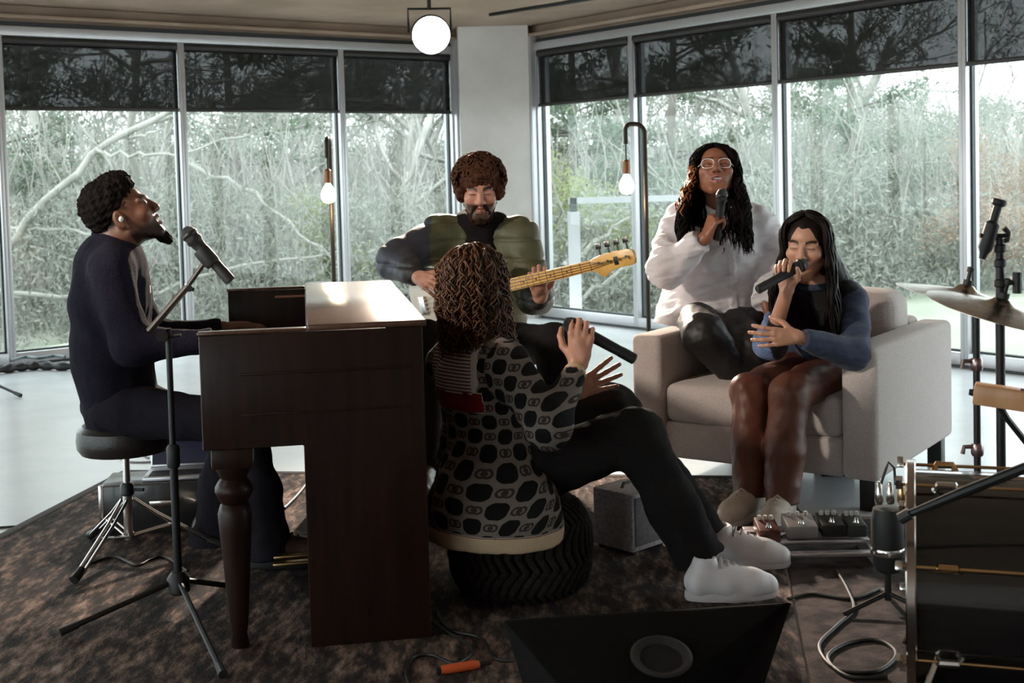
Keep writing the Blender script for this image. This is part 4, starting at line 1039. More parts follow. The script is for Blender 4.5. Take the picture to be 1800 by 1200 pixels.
    cloth(T,'trousers',fabric_mat('black_twill',(.017,.015,.014),(.011,.010,.010),260,.25),t,.006,6,8)
    for a_ in (ra,la):
        hl=Vector((a_.x,a_.y+.05,RUGZ)); shoe(t,hl,hl+Vector((-.05,-1,0))*.27,mu=M_leather,ms=M_blkmat,name='shoe')
    # stool under him: a copy of the drum stool
    s2=copy_tree(bpy.data.objects['drum_stool']); s2.location=(pel.x,pel.y+.02,RUGZ); tag(s2,'second black padded stool, under the guitarist behind the piano','stool')
    return pel
g_pel=guitarist()
# bass guitar
def bass():
    hd=U(1116,449,4.80); bc=U(800,524,5.33); X=(hd-bc).normalized(); Z=Vector((.25,-1,.12)); Z=(Z-X*Z.dot(X)).normalized(); Y=Z.cross(X)
    M=Matrix((X,Y,Z)).transposed().to_4x4(); M.translation=hd    # x to headstock tip, y up, z to the audience
    M_map=wood_mat('maple',(.62,.34,.085),(.78,.47,.14),.3,.5,3.); M_cream=mat('cream_lacquer',(.74,.66,.54),.25,coat=.5); M_pg=mat('tortoise_guard',(.16,.07,.03),.25,var=.5,vscale=30)
    t=thing('bass_guitar','cream bass guitar with maple neck and headstock held by the seated man','guitar',M@Vector((-.95,0,0)))
    # headstock outline
    hs=[(-.205,-.021),(-.19,-.026),(-.165,-.050),(-.15,-.054),(-.12,-.036),(-.06,-.030),(-.03,-.034),(-.008,-.028),(.0,-.005),(-.006,.022),(-.03,.032),(-.09,.034),(-.15,.033),(-.185,.027),(-.205,.021)]
    MB().prism(hs,2,-.014,0,M,bev=.002).obj('headstock',M_map,t)
    for i in range(4):
        x=-.030-.042*i
        o=MB().lathe([(.004,0),(.004,.012),(.006,.013),(.006,.016)],10,M@Matrix.Translation((x,.004,0))).obj('string_post',M_chrome,t)
        b=MB().tube([M@Vector((x,.03,-.01)),M@Vector((x,.058,-.01))],.004,8); b.box((x-.013,.056,-.013),(x+.013,.078,-.007),M,bev=.002); b.obj('tuner',mat('dark_nickel',(.12,.10,.09),.3,.9),t)
    MB().box((-.095,-.018,0),(-.078,.014,.004),M,bev=.001).obj('string_tree',M_blk,t)
    L=.60; MB().prism([(-.205,-.021),(-.205,.021),(-.205-L,.029),(-.205-L,-.029)],2,-.022,-.004,M,bev=.003).obj('neck',M_map,t)
    fr=MB(); 
    MB().prism([(-.207,-.020),(-.207,.020),(-.205-L,.028),(-.205-L,-.028)],2,-.004,0.001,M).obj('fingerboard',M_map,t)
    fm=MB().box((-.001,-.5,0),(.001,.5,.002)).mesh('fret'); fm.materials.append(M_chrome)
    for k in range(1,18):
        x=.86*(1-2**(-k/12)); w=.041+(.057-.041)*x/L; o=link('fret',fm,None,t,True); o.matrix_basis=world_of(t).inverted()@M@Matrix.Translation((-.205-x,0,.001))@Matrix.Diagonal((1,w,1,1))
    for k in (3,5,7,9):
        x=.86*(1-.5*(2**(-k/12)+2**(-(k-1)/12))); MB().lathe([(.0,.0),(.0035,.0),(.0035,.0016),(0,.0016)],10,M@Matrix.Translation((-.205-x,0,.001)),cap=False).obj('fret_dot',M_blk,t)
    ob=[(-.72,.03),(-.70,.10),(-.72,.15),(-.78,.165),(-.84,.13),(-.90,.115),(-.98,.135),(-1.06,.16),(-1.12,.14),(-1.155,.08),(-1.16,0),(-1.15,-.09),(-1.10,-.155),(-1.03,-.17),(-.97,-.14),(-.90,-.115),(-.84,-.125),(-.80,-.145),(-.775,-.12),(-.78,-.06),(-.80,-.03)]
    MB().prism(ob,2,-.045,-.003,M,bev=.008).obj('body',M_cream,t)
    pg=[(-.80,.03),(-.79,.09),(-.84,.10),(-.93,.08),(-1.0,.06),(-1.04,-.02),(-1.03,-.12),(-.97,-.11),(-.90,-.085),(-.83,-.08),(-.82,-.03)]
    MB().prism(pg,2,-.002,.001,M).obj('pickguard',M_pg,t)
    MB().box((-.98,-.045,.0),(-.94,.045,.012),M,bev=.003).obj('pickup',M_blk,t); MB().box((-1.10,-.04,.0),(-1.07,.04,.012),M,bev=.002).obj('bridge',M_chrome,t)
    for i in range(4):
        y=-.015+.010*i; MB().tube([M@Vector((-.03-.042*i,.004,.010)),M@Vector((-.205,y*.9,.004)),M@Vector((-1.08,y*1.8,.012))],.0012,4).obj('string',M_chrome,t)
bass()

# ------------------------------------------------------------------ 3 woman on the pouf
POUF=Vector((.0,3.93,RUGZ))
def pouf():
    t=thing('knit_pouf','dark braided knit pouf under the woman in the patterned cardigan','pouf',POUF)
    m=mat('charcoal_rope_knit',(.030,.024,.021),.95,var=.4,vscale=60,bump=.5,bscale=200,spec=.1)
    prof=[(0,0),(.16,.0),(.195,.02),(.214,.07),(.220,.14),(.214,.20),(.19,.25),(.14,.275),(.06,.285),(0,.285)]
    MB().lathe([(r*.965,z*.985+.004) for r,z in prof],40,Matrix.Translation(POUF),cap=False).obj('core',m,t)
    pts=[]; 
    zz=np.linspace(.008,.28,14); pr=np.array(prof[1:-1]); 
    n=44
    for i in range(n):
        a0=2*math.pi*i/n; P=[]
        for k in range(12):
            s=k/11; j=s*(len(pr)-1); q=int(min(j,len(pr)-2)); fr=j-q; r_,z_=pr[q]*(1-fr)+pr[q+1]*fr; a=a0+.28*math.sin(s*math.pi*7)*.35+s*.35
            P.append((POUF.x+r_*math.cos(a),POUF.y+r_*math.sin(a),POUF.z+z_))
        pts.append(P)
    P=np.array(pts); rad=np.full(P.shape[:2],.0135)
    o=link('rope_knit',tubes_mesh('rope_knit',P,rad,6),m,t); o['kind']='stuff'
pouf()
def pattern_mat():
    m,nt,P,N,L=_new('monogram_jacquard'); P.inputs['Roughness'].default_value=.9; P.inputs['Specular IOR Level'].default_value=.12
    a=N.new('ShaderNodeAttribute'); a.attribute_name='puv'; a.attribute_type='GEOMETRY'
    reg=N.new('ShaderNodeAttribute'); reg.attribute_name='region'
    def math_(op,x,y=None,z=None):
        n=N.new('ShaderNodeMath'); n.operation=op
        for i,q in enumerate((x,y,z)):
            if q is None: continue
            if isinstance(q,(int,float)): n.inputs[i].default_value=q
            else: L.new(q,n.inputs[i])
        return n.outputs[0]
    sep=N.new('ShaderNodeSeparateXYZ'); L.new(a.outputs['Vector'],sep.inputs[0]); u,v=sep.outputs[0],sep.outputs[1]
    cell=.044; U_=math_('DIVIDE',u,cell); V_=math_('DIVIDE',v,cell)
    fu=math_('FLOOR',U_); fv=math_('FLOOR',V_); par=math_('MODULO',math_('ADD',math_('ADD',fu,fv),200),2.)
    lu=math_('SUBTRACT',math_('FRACT',U_),.5); lv=math_('SUBTRACT',math_('FRACT',V_),.5)
    rad=math_('SQRT',math_('ADD',math_('MULTIPLY',lu,lu),math_('MULTIPLY',lv,lv)))
    disc=math_('LESS_THAN',rad,.54)
    # interlocked ring marks in the light squares
    def ring(cx):
        d=math_('SQRT',math_('ADD',math_('POWER',math_('ABSOLUTE',math_('SUBTRACT',lu,cx)),2.),math_('POWER',math_('ABSOLUTE',lv),2.)))
        return math_('LESS_THAN',math_('ABSOLUTE',math_('SUBTRACT',d,.20)),.06)
    rings=math_('MAXIMUM',ring(-.13),ring(.13)); bar=math_('MULTIPLY',math_('LESS_THAN',math_('ABSOLUTE',lv),.05),math_('LESS_THAN',math_('ABSOLUTE',lu),.16))
    mark=math_('MAXIMUM',rings,bar)
    def mixc(fac,c1,c2):
        n=N.new('ShaderNodeMix'); n.data_type='RGBA'; L.new(fac,n.inputs[0])
        for i,c in ((6,c1),(7,c2)):
            if isinstance(c,tuple): n.inputs[i].default_value=(*c,1)
            else: L.new(c,n.inputs[i])
        return n.outputs[2]
    lightc=mixc(mark,(.17,.14,.125),(.040,.030,.027)); darkc=mixc(disc,(.165,.135,.12),(.008,.008,.008))
    pat=mixc(math_('LESS_THAN',par,.5),lightc,darkc)
    # fine stripes of the upper back
    st=math_('LESS_THAN',math_('FRACT',math_('DIVIDE',v,.0105)),.48); stc=mixc(st,(.52,.45,.42),(.10,.075,.07))
    mid=math_('LESS_THAN',math_('ABSOLUTE',math_('SUBTRACT',u,0.085)),.014); stv=math_('LESS_THAN',math_('FRACT',math_('DIVIDE',u,.0095)),.5); stc=mixc(mid,stc,(.50,.43,.41))
    R_=reg.outputs['Fac']
    c=mixc(math_('GREATER_THAN',R_,.5),pat,stc); c=mixc(math_('GREATER_THAN',R_,1.5),c,(.16,.012,.010)); c=mixc(math_('GREATER_THAN',R_,2.5),c,(.52,.38,.25))
    L.new(c,P.inputs['Base Color'])
    tc=N.new('ShaderNodeTexCoord'); n=N.new('ShaderNodeTexNoise'); n.inputs['Scale'].default_value=260; L.new(tc.outputs['Object'],n.inputs['Vector']); b=N.new('ShaderNodeBump'); b.inputs['Strength'].default_value=.5; b.inputs['Distance'].default_value=.006; L.new(n.outputs['Fac'],b.inputs['Height']); L.new(b.outputs[0],P.inputs['Normal'])
    return m
def poufwoman():
    f=Vector((.76,.65,0)).normalized(); r=f.cross(UP)
    t=thing('person','woman with long auburn curls in a patterned cardigan seen from behind','person',(0,3.97,.31))
    fw,up=rot(Vector((.62,.78,0)),4); H=Head(U(832,503,3.97),fw,up,1.0)
    pel,wai,che,nb=U(868,812,4.0),U(858,742,3.98),U(843,660,3.96),U(838,592,3.97)
    rs,re,rw=U(893,645,3.85),U(965,752,3.66),U(1017,642,3.83); ls,le,lw=U(783,640,4.10),U(905,735,4.26),U(1004,692,4.10)
    F=Field(.0033); head_ops(F,H,.95)
    F.cone(H(0,-.02,-.05),nb,.046,.05,.03); F.chain([nb,che,wai,pel],[.05,.085,.085,.10],.05,flat=(r,1.4))
    F.chain([rs,re,rw],[.04,.034,.0235],.03); F.chain([ls,le,lw],[.04,.034,.0235],.03)
    mh,mt=U(1004,571,3.878),U(1117,632,3.878)
    hand_ops(F,rw,Vector((.12,.0,1)),Vector((.10,.95,-.1)),1,(48,62,35),3,1.08,tc=(35,30)); hand_ops(F,lw,Vector((.88,-.05,.42)),Vector((.15,-.9,.3)),-1,(4,8,6),9,.98)
    ra,la=U(1228,978,3.83),U(1240,945,4.08)
    for a_ in (ra,la): F.cone(a_+UP*.08,Vector((a_.x+.01,a_.y,.07)),.034,.03,.01)
    body_obj(F,t,H,face_paint(H,(.46,.23,.155),(.40,.13,.11),(.05,.025,.015)))
    Fh=Field(.005); Fh.ell(H(0,-.012,.036),(.084,.098,.090),.02,H.R); Fh.cone(H(0,-.04,-.03),V3(U(838,585,3.96)),.06,.05,.04,flat=(r,1.25)); Fh.ell(H(0,.13,-.02),(.07,.07,.09),.01,H.R,'cut')
    hair_blob('hair_cap',M_hair_curl,t,Fh,.006,30,3)
    rng=np.random.default_rng(11)
    def strands(n,drop,rx,fan,rad,wave,r0,mm,nm,lean):
        G_=hair_guides(rng,H,n,46,drop,rx,58,.03,.3,(0,55),fan,0.,lean,.72); G_=curl_offset(G_,rng,rad,wave,.12); o=strands_obj(nm,mm,t,G_,r0); o['kind']='stuff'
    strands(820,.29,(.092,.104,.098),.36,.0085,.045,.0028,M_hair_curl,'curls',(.05,-.03))
    strands(190,.31,(.098,.110,.100),.45,.010,.050,.0025,M_hair_curl2,'rim_light_curls',(.06,-.03))  # paler outer strands put the spot's rim light into the hair colour
    # cardigan
    S=Field(.0062); low=U(862,912,3.83)
    S.chain([nb-UP*.035,che+UP*.05,che-UP*.03,wai,pel,low],[.060,.098,.108,.115,.150,.195],.05,flat=(r,1.34))
    S.cone(U(800,622,4.07),U(882,628,3.87),.058,.058,.05)
    n_sleeve=len(S.ops); S.chain([rs,re],[.072,.060],.035); S.cone(re,rw-(rw-re)*.10,.060,.036,.03); S.chain([ls,le,lw-(lw-le)*.08],[.068,.056,.036],.035)
    zb=low.z-.045; S.plane(Vector((low.x,low.y,zb)),-UP,.5); S.plane(rw-(rw-re)*.06,rw-re,.08,c=rw)
    v,fc=S.mesh(); v=relax(v,fc,1); n=vnormals(v,fc); v=v+n*(noise3(v,4,7,3)*.005)[:,None]
    me=np_mesh('cardigan',v,fc)
    # arm parameters
    def seg(v,a,b):
        a,b=V3(a),V3(b); ba=b-a; tt=np.clip(((v-a)@ba)/(ba@ba),0,1); q=v-a-tt[:,None]*ba; return tt*np.linalg.norm(ba),np.linalg.norm(q,axis=1),q
    u1,d1,q1=seg(v,rs,re); u2,d2,q2=seg(v,re,rw); u3,d3,q3=seg(v,ls,le); u4,d4,q4=seg(v,le,lw)
    axis0=V3(pel)*0; cx=np.interp(v[:,2],[low.z,pel.z,wai.z,che.z,nb.z],[low.x,pel.x,wai.x,che.x,nb.x]); cy=np.interp(v[:,2],[low.z,pel.z,wai.z,che.z,nb.z],[low.y,pel.y,wai.y,che.y,nb.y])
    rel=np.stack([v[:,0]-cx,v[:,1]-cy],1); lat=rel@np.array([r.x,r.y]); fo=rel@np.array([f.x,f.y])
    ang=np.arctan2(lat/1.34,-fo); rz=np.interp(v[:,2],[low.z,pel.z,wai.z,che.z,nb.z],[.225,.18,.14,.13,.12]); puv=np.stack([ang*rz,v[:,2],0*ang],1)
    arm=(np.minimum(np.minimum(d1,d2),np.minimum(d3,d4))<.085)&~((lat<.12)&(lat>-.15)&(v[:,2]>wai.z-.1)&(d2>.07)&(d4>.07))
    su=np.where(d1<d2,u1,np.linalg.norm(V3(re)-V3(rs))+u2); qq=np.where((d1<d2)[:,None],q1,q2)
    dirn=np.where((d1<d2)[:,None],(V3(re)-V3(rs))[None],(V3(rw)-V3(re))[None]); dirn=dirn/np.linalg.norm(dirn,axis=1,keepdims=True)
    e1_=np.cross(dirn,np.array([0,1.,.2])); e1_/=np.linalg.norm(e1_,axis=1,keepdims=True); e2_=np.cross(dirn,e1_); an=np.arctan2((qq*e2_).sum(1),(qq*e1_).sum(1))
    puv[arm]=np.stack([v[:,0]*.80-v[:,1]*.45,v[:,2],0*su],1)[arm]
    zs1=U(800,690,3.86).z; zs0=U(795,724,3.86).z; reg=np.zeros(len(v)); back=(fo<.06)&~arm
    reg[back&(v[:,2]>zs1)&(lat<.105)]=1; reg[back&(v[:,2]<=zs1)&(v[:,2]>zs0)&(lat<.115)]=2
    reg[v[:,2]<zb+.048]=3; reg[(np.linalg.norm(v-V3(rw),axis=1)<.055)]=3
    at=me.attributes.new('puv','FLOAT_VECTOR','POINT'); at.data.foreach_set('vector',puv.astype(np.float32).ravel()); at=me.attributes.new('region','FLOAT','POINT'); at.data.foreach_set('value',reg.astype(np.float32))
    link('cardigan',me,pattern_mat(),t)
    # jeans
    T=Field(.0065); rh,rk=U(912,835,3.90),U(1118,762,3.85); lh,lk=U(900,812,4.12),U(1076,716,4.20)
    T.ell(pel-UP*.015,(.16,.16,.10),.05); T.chain([rh,rk,(rk*.45+ra*.55),ra],[.108,.078,.076,.084],.045); T.chain([lh,lk,(lk*.45+la*.55),la],[.105,.076,.074,.082],.045)
    T.plane(ra-UP*.01,(ra-rk),.16,c=ra-UP*.05); T.plane(la-UP*.01,(la-lk),.16,c=la-UP*.05)
    T.cone(ra+(rk-ra)*.0,ra-(rk-ra)*.3,.052,.06,.005,mode='cut'); T.cone(la,la-(lk-la)*.3,.05,.06,.005,mode='cut')
    cloth(T,'jeans',fabric_mat('black_denim',(.016,.014,.013),(.010,.009,.009),300,.25),t,.007,6,6)
    Mw=mat('white_leather',(.72,.68,.70),.45,var=.05,vscale=20,bump=.05,bscale=100)
    h1,t1=G(1208,1060),G(1352,1053); h1.z=RUGZ; t1.z=RUGZ; shoe(t,h1,t1,mu=Mw,ms=mat('white_rubber',(.60,.55,.55),.5),lace=mat('pale_laces',(.40,.37,.39),.8))
    h2=Vector((la.x+.0,la.y+.03,RUGZ)); shoe(t,h2,h2+Vector((1,-.25,0))*.27,mu=Mw,ms=MATS['white_rubber'],lace=MATS['pale_laces'])
    mic('microphone','black handheld microphone in the hand of the woman on the pouf',mh,mt)
poufwoman()
# ------------------------------------------------------------------ 4 woman in the white shirt, sitting on the chair arm
def whiteshirt():
    f=Vector((-.22,-.97,0)).normalized(); r=f.cross(UP)
    t=thing('person','laughing woman with glasses in an oversized white shirt on the chair arm','person',(.88,5.72,.63))
    fw,up=rot(Vector((-.10,-.99,0)),24); H=Head(U(1257,305,5.56),fw,up,1.04)
    pel,wai,che,upc,nb=U(1246,545,5.72),U(1250,495,5.70),U(1261,430,5.66),U(1263,392,5.64),U(1262,360,5.62)
    rs,re,rw=U(1196,392,5.62),U(1172,470,5.42),U(1240,418,5.33); ls,le,lw=U(1334,396,5.66),U(1376,468,5.62),U(1345,528,5.44)
    F=Field(.0034); head_ops(F,H,1.08,.5,1.,1.2,1.15)
    F.cone(H(0,-.02,-.05),nb,.052,.06,.03); F.chain([nb,che,wai,pel],[.06,.11,.11,.12],.05,flat=(r,1.4))
    F.chain([rs,re,rw],[.05,.042,.028],.03); F.chain([ls,le,lw],[.05,.042,.028],.03)
    hand_ops(F,rw,Vector((.38,-.12,.9)),Vector((.75,.45,-.28)),1,(58,75,40),2,.98,tc=(40,35)); hand_ops(F,lw,Vector((.15,-.2,-.95)),Vector((-.8,.2,-.2)),1,(20,30,20),4)
    body_obj(F,t,H,face_paint(H,(.27,.108,.060),(.30,.10,.085),(.015,.009,.008),mouth=.5,smile=1.))
    # hair
    Fh=Field(.005); E=lambda c,q,k=.02,mode='add':Fh.ell(H(*c),q,k,H.R,mode)
    E((0,-.022,.038),(.089,.100,.094)); Fh.cone(H(0,-.07,-.03),V3(nb-f*.06+UP*.01),.07,.075,.04,flat=(r,1.3)); E((0,.115,-.015),(.072,.088,.115),.012,'cut')
    hair_blob('hair_cap',M_hair_black,t,Fh,.004,25,3)
    rng=np.random.default_rng(21)
    G_=hair_guides(rng,H,420,34,.34,(.096,.100,.098),62,.035,.3,(0,70),.35,0.,(0,0),0,12,3.5); G_-=(V3(fw)*.022)[None,None]*np.linspace(1,0,34)[None,:,None]
    # locks fall forward over the chest on both sides
    az=((G_[:,-1]-H.o)@H.R)[:,0]; L=np.clip((H.o[2]-.02-G_[:,:,2])/.12,0,1)
    G_+= (V3(f)[None,None]*.155+V3(r)[None,None]*(.035*np.sign(az))[:,None,None])*L[...,None]
    G_=curl_offset(G_,rng,.010,.11,.1); cop=(((G_[:,8]-H.o)@V3(r))>.06)&(rng.uniform(0,1,len(G_))<.6)
    o=strands_obj('hair_lengths',M_hair_black,t,G_,.0055); o['kind']='stuff'
    g2=G_[cop].copy(); o=strands_obj('copper_lock',M_hair_orange,t,g2[:,10:23]+V3(r)*.005+V3(f)*.004,.0050); o['kind']='stuff'; tag(o,'copper orange lock of hair')
    # glasses
    gl=MB(); M_gl=mat('clear_frame',(.75,.72,.70),.2,coat=.5)
    for q in (-1,1):
        P=[]
        for k in range(20):
            a=2*math.pi*k/20; P.append(H(q*.0345+.025*math.copysign(abs(math.cos(a))**.7,math.cos(a)),.097-.006*abs(math.cos(a))*(math.cos(a)*q>0),.004+.021*math.copysign(abs(math.sin(a))**.7,math.sin(a))))
        gl.tube(P,.0019,6,closed=True); gl.tube([H(q*.058,.09,.008),H(q*.074,.05,.010),H(q*.079,-.005,.008)],.0018,6)
    gl.tube([H(-.01,.098,.006),H(0,.101,.009),H(.01,.098,.006)],.0018,6); gl.obj('eyeglasses',M_gl,t)
    # shirt
    S=Field(.0068); hem=U(1238,575,5.62)
    S.chain([nb-UP*.02,upc,che,wai,pel+UP*.02,hem],[.075,.125,.142,.146,.156,.168],.05,flat=(r,1.36))
    S.cone(U(1205,388,5.62),U(1326,390,5.65),.075,.075,.05)
    S.chain([rs,re],[.088,.088],.045); S.cone(re,rw-(rw-re)*.12,.086,.056,.04); S.chain([ls,le],[.086,.082],.045); S.cone(le,lw+(lw-le)*.08,.078,.062,.04)
    S.plane(rw-(rw-re)*.10,rw-re,.09,c=rw); S.plane(U(1240,578,5.5),-UP+r*.05,.45); S.plane(lw+(lw-le)*.1,lw-le,.08,c=lw+(lw-le)*.3)
    # open front below the placket, toward the camera right
    S.cone(U(1316,600,5.45),U(1306,515,5.45),.075,.012,.01,mode='cut')
    S.cone(nb+UP*.02+f*.035,nb+UP*.10+f*.06,.062,.075,.006,mode='cut'); S.cone(nb+f*.10+UP*.02,nb+f*.13-UP*.05,.03,.008,.006,mode='cut')
    M_sh=mat('white_cotton',(.72,.69,.72),.8,var=.06,vscale=12,bump=.15,bscale=180,spec=.2)
    v,fc=S.mesh(); v=relax(v,fc,1); n=vnormals(v,fc)
    w=noise3(v*np.array([1,1,1.6]),14,6,3)-np.abs(noise3(v*np.array([.5,.5,2.]),31,7,2))*.9; v=v+n*(w*.009)[:,None]; lat=(v-V3(nb))@V3(r); fo=(v-V3(nb))@V3(f); rid=(np.abs(lat+.045+.10*(nb.z-v[:,2])*.5)<.016)&(fo>.03)&(v[:,2]<nb.z-.04); v[rid]+=n[rid]*.006
    link('shirt',np_mesh('shirt',v,fc),M_sh,t)
    # placket and collar
    pk=[U(1272,392,5.52),U(1285,430,5.48),U(1293,475,5.46),U(1295,520,5.44),U(1292,555,5.42)]
    cl=MB()
    for q in (-1,1):
        a=nb+UP*.045+r*q*.055-f*.03; b_=nb+UP*.02+r*q*.06+f*.05; c_=nb-UP*.04+r*q*.035+f*.115; d_=nb-UP*.055+r*q*.085+f*.085; e_=nb+UP*.0+r*q*.095+f*.02
        vs=[a,b_,c_,d_,e_]; n_=(b_-a).cross(d_-a).normalized()*.004
        cl._add([*(x+n_ for x in vs),*(x-n_ for x in vs)],[(0,1,2,3,4),(9,8,7,6,5)]+[(i,(i+1)%5,5+(i+1)%5,5+i) for i in range(5)])
    cl.obj('collar',M_sh,t,180)
    # leather leggings
    T=Field(.0065); Ml=mat('black_leather_leggings',(.011,.010,.010),.5,var=.2,vscale=15,bump=.12,bscale=40)
    rh,rk,ra=U(1222,560,5.66),U(1238,590,5.22),U(1322,690,5.20); lh,lk,la=U(1275,560,5.66),U(1322,612,5.28),U(1345,800,5.10)
    T.ell(pel-UP*.02,(.18,.15,.10),.05); T.chain([rh,rk],[.105,.088],.045); T.chain([rk,ra],[.086,.062],.04); T.chain([lh,lk,la],[.105,.082,.05],.045); T.chain([ra,ra+Vector((.12,-.03,-.01))],[.06,.05],.03)
    T.cone(U(1300,585,5.55),U(1330,560,5.5),.08,.05,.04)
    cloth(T,'leggings',Ml,t,.005,7,4)
    a=U(1269,342,5.30); mic('microphone','black handheld microphone held under the chin of the laughing woman',a,a+(U(1262,405,5.34)-a).normalized()*.20)
whiteshirt()

# ------------------------------------------------------------------ 5 woman in denim in the armchair
def denim():
    f=Vector((-.60,-.80,0)).normalized(); r=f.cross(UP)
    t=thing('person','dark-haired woman in a denim jacket and brown leather trousers singing in the armchair','person',(1.2,5.1,.43))
    fw,up=rot(Vector((-.42,-.90,0)),-4); up=(up+Vector((.05,0,0))).normalized(); H=Head(U(1419,434,4.84),fw,up,1.0)
    pel,wai,che,nb=U(1440,640,5.14),U(1447,590,5.08),U(1449,545,4.99),U(1437,500,4.93)
    rs,re,rw=U(1390,530,5.04),U(1354,604,4.86),U(1383,512,4.70); ls,le,lw=U(1498,532,4.88),U(1500,622,4.70),U(1402,592,4.58)
    F=Field(.0033); head_ops(F,H,.97,.45,.7,.95)
    F.cone(H(0,-.02,-.05),nb,.046,.05,.03); F.chain([nb,che,wai,pel],[.05,.085,.085,.10],.05,flat=(r,1.4))
    F.chain([rs,re,rw],[.04,.034,.0245],.03); F.chain([ls,le,lw],[.04,.034,.0245],.03)
    hand_ops(F,rw,Vector((-.02,.05,1)),Vector((-.45,-.85,.05)),1,(50,72,40),2,.95,tc=(35,30)); hand_ops(F,lw,Vector((-1,-.05,.02)),Vector((-.05,1,0)),-1,(14,22,14),7,.95)
    body_obj(F,t,H,face_paint(H,(.50,.265,.175),(.42,.12,.11),(.03,.016,.012),mouth=.45,smile=.7))
    Fh=Field(.005); E=lambda c,q,k=.02,mode='add':Fh.ell(H(*c),q,k,H.R,mode)
    E((0,-.018,.035),(.086,.100,.094)); Fh.cone(H(0,-.06,-.03),V3(nb-f*.07+UP*.0),.075,.085,.04,flat=(r,1.25)); E((0,.124,-.015),(.068,.088,.112),.012,'cut')
    hair_blob('hair_cap',M_hair_dark,t,Fh,.003,25,3)
    rng=np.random.default_rng(31); G_=hair_guides(rng,H,430,30,.33,(.092,.102,.102),60,.03,.25,(0,70),.42,.10,(.05,0),0,22,2.2)
    L=np.clip((H.o[2]-.02-G_[:,:,2])/.15,0,1); az=((G_[:,-1]-H.o)@H.R)[:,0]; G_+=(V3(f)[None,None]*.07+V3(r)[None,None]*(.02*np.sign(az))[:,None,None])*L[...,None]
    G_=curl_offset(G_,rng,.005,.16,.1); o=strands_obj('hair_lengths',M_hair_dark,t,G_,.0050); o['kind']='stuff'
    # denim jacket
    S=Field(.0062); S.chain([nb-UP*.03,che+UP*.02,wai,pel+UP*.0],[.064,.108,.112,.122],.05,flat=(r,1.36))
    S.cone(U(1402,520,5.02),U(1486,522,4.89),.06,.06,.05)
    S.chain([rs,re],[.066,.062],.035); S.cone(re,re+(rw-re)*.45,.060,.054,.03); S.chain([ls,le],[.066,.062],.035); S.cone(le,lw-(lw-le)*.10,.060,.042,.03)
    S.plane(re+(rw-re)*.45,rw-re,.09,c=re+(rw-re)*.7); S.plane(lw-(lw-le)*.08,lw-le,.07,c=lw+(lw-le)*.1); S.plane(pel-UP*.06,-UP,.3)
    def jc(v):
        rel=v-V3(nb); lat=rel@V3(r); fo=rel@V3(f); c=np.tile(np.array([.042,.055,.10]),(len(v),1))
        def dseg(a,b):
            a,b=V3(a),V3(b); ba=b-a; tt=np.clip(((v-a)@ba)/(ba@ba),0,1); return np.linalg.norm(v-a-tt[:,None]*ba,axis=1)
        sl=(np.minimum(dseg(rs,re),dseg(re,rw))<.075)&(lat>.09); c[sl]=[.16,.235,.42]
        armL=np.minimum(dseg(ls,le),dseg(le,lw))<.075
        vest=(~sl)&(~armL)&(fo>-.02); c[vest]=[.010,.010,.011]
        return c*(1+.25*noise3(v,6,30,2))[:,None]
    cloth(S,'denim_jacket',M_paint_cloth,t,.006,8,9,None,1,jc)
    cp=[]
    for k in range(20):
        a=2*math.pi*k/20; cp.append(nb+UP*(.008+.015*math.cos(a))-f*.068*math.cos(a)+r*.070*math.sin(a))
    MB().tube(cp,.015,8,closed=True).obj('collar',mat('dark_denim',(.03,.04,.075),.85,var=.2,vscale=60),t)
    # trousers
    T=Field(.0062); Mb=mat('brown_leather',(.120,.038,.021),.50,var=.25,vscale=9,bump=.10,bscale=35,spec=.4)
    rh,rk,ra=U(1402,652,5.10),U(1318,690,4.77),U(1318,872,4.66); lh,lk,la=U(1462,656,5.0),U(1388,690,4.64),U(1374,884,4.55)
    T.ell(pel-UP*.02,(.15,.15,.09),.05); T.chain([rh,rk],[.088,.072],.035); T.chain([rk,(rk+ra)/2,ra],[.071,.070,.062],.03); T.chain([lh,lk],[.088,.074],.035); T.chain([lk,(lk+la)/2,la],[.073,.072,.064],.03)
    T.plane(ra-UP*.0,-UP,.1,c=ra-UP*.05); T.plane(la-UP*.0,-UP,.1,c=la-UP*.05)
    cloth(T,'leather_trousers',Mb,t,.005,7,5)
    Ms=mat('beige_suede',(.50,.43,.37),.75,var=.12,vscale=25,bump=.1,bscale=120); Mso=mat('cream_rubber',(.56,.50,.44),.6)
    for a_,d_ in ((ra,Vector((-.62,-.75,0))),(la,Vector((-.45,-.9,0)))):
        d_.normalize(); hl=Vector((a_.x,a_.y,RUGZ))-d_*.06; shoe(t,hl,hl+d_*.26,mu=Ms,ms=Mso,lace=mat('grey_laces',(.45,.40,.36),.8),L=.26)
    a=U(1408,466,4.68); b_=U(1335,507,4.62); mic('microphone','black handheld microphone at the mouth of the woman in denim',a,a+(b_-a).normalized()*.205)
denim()
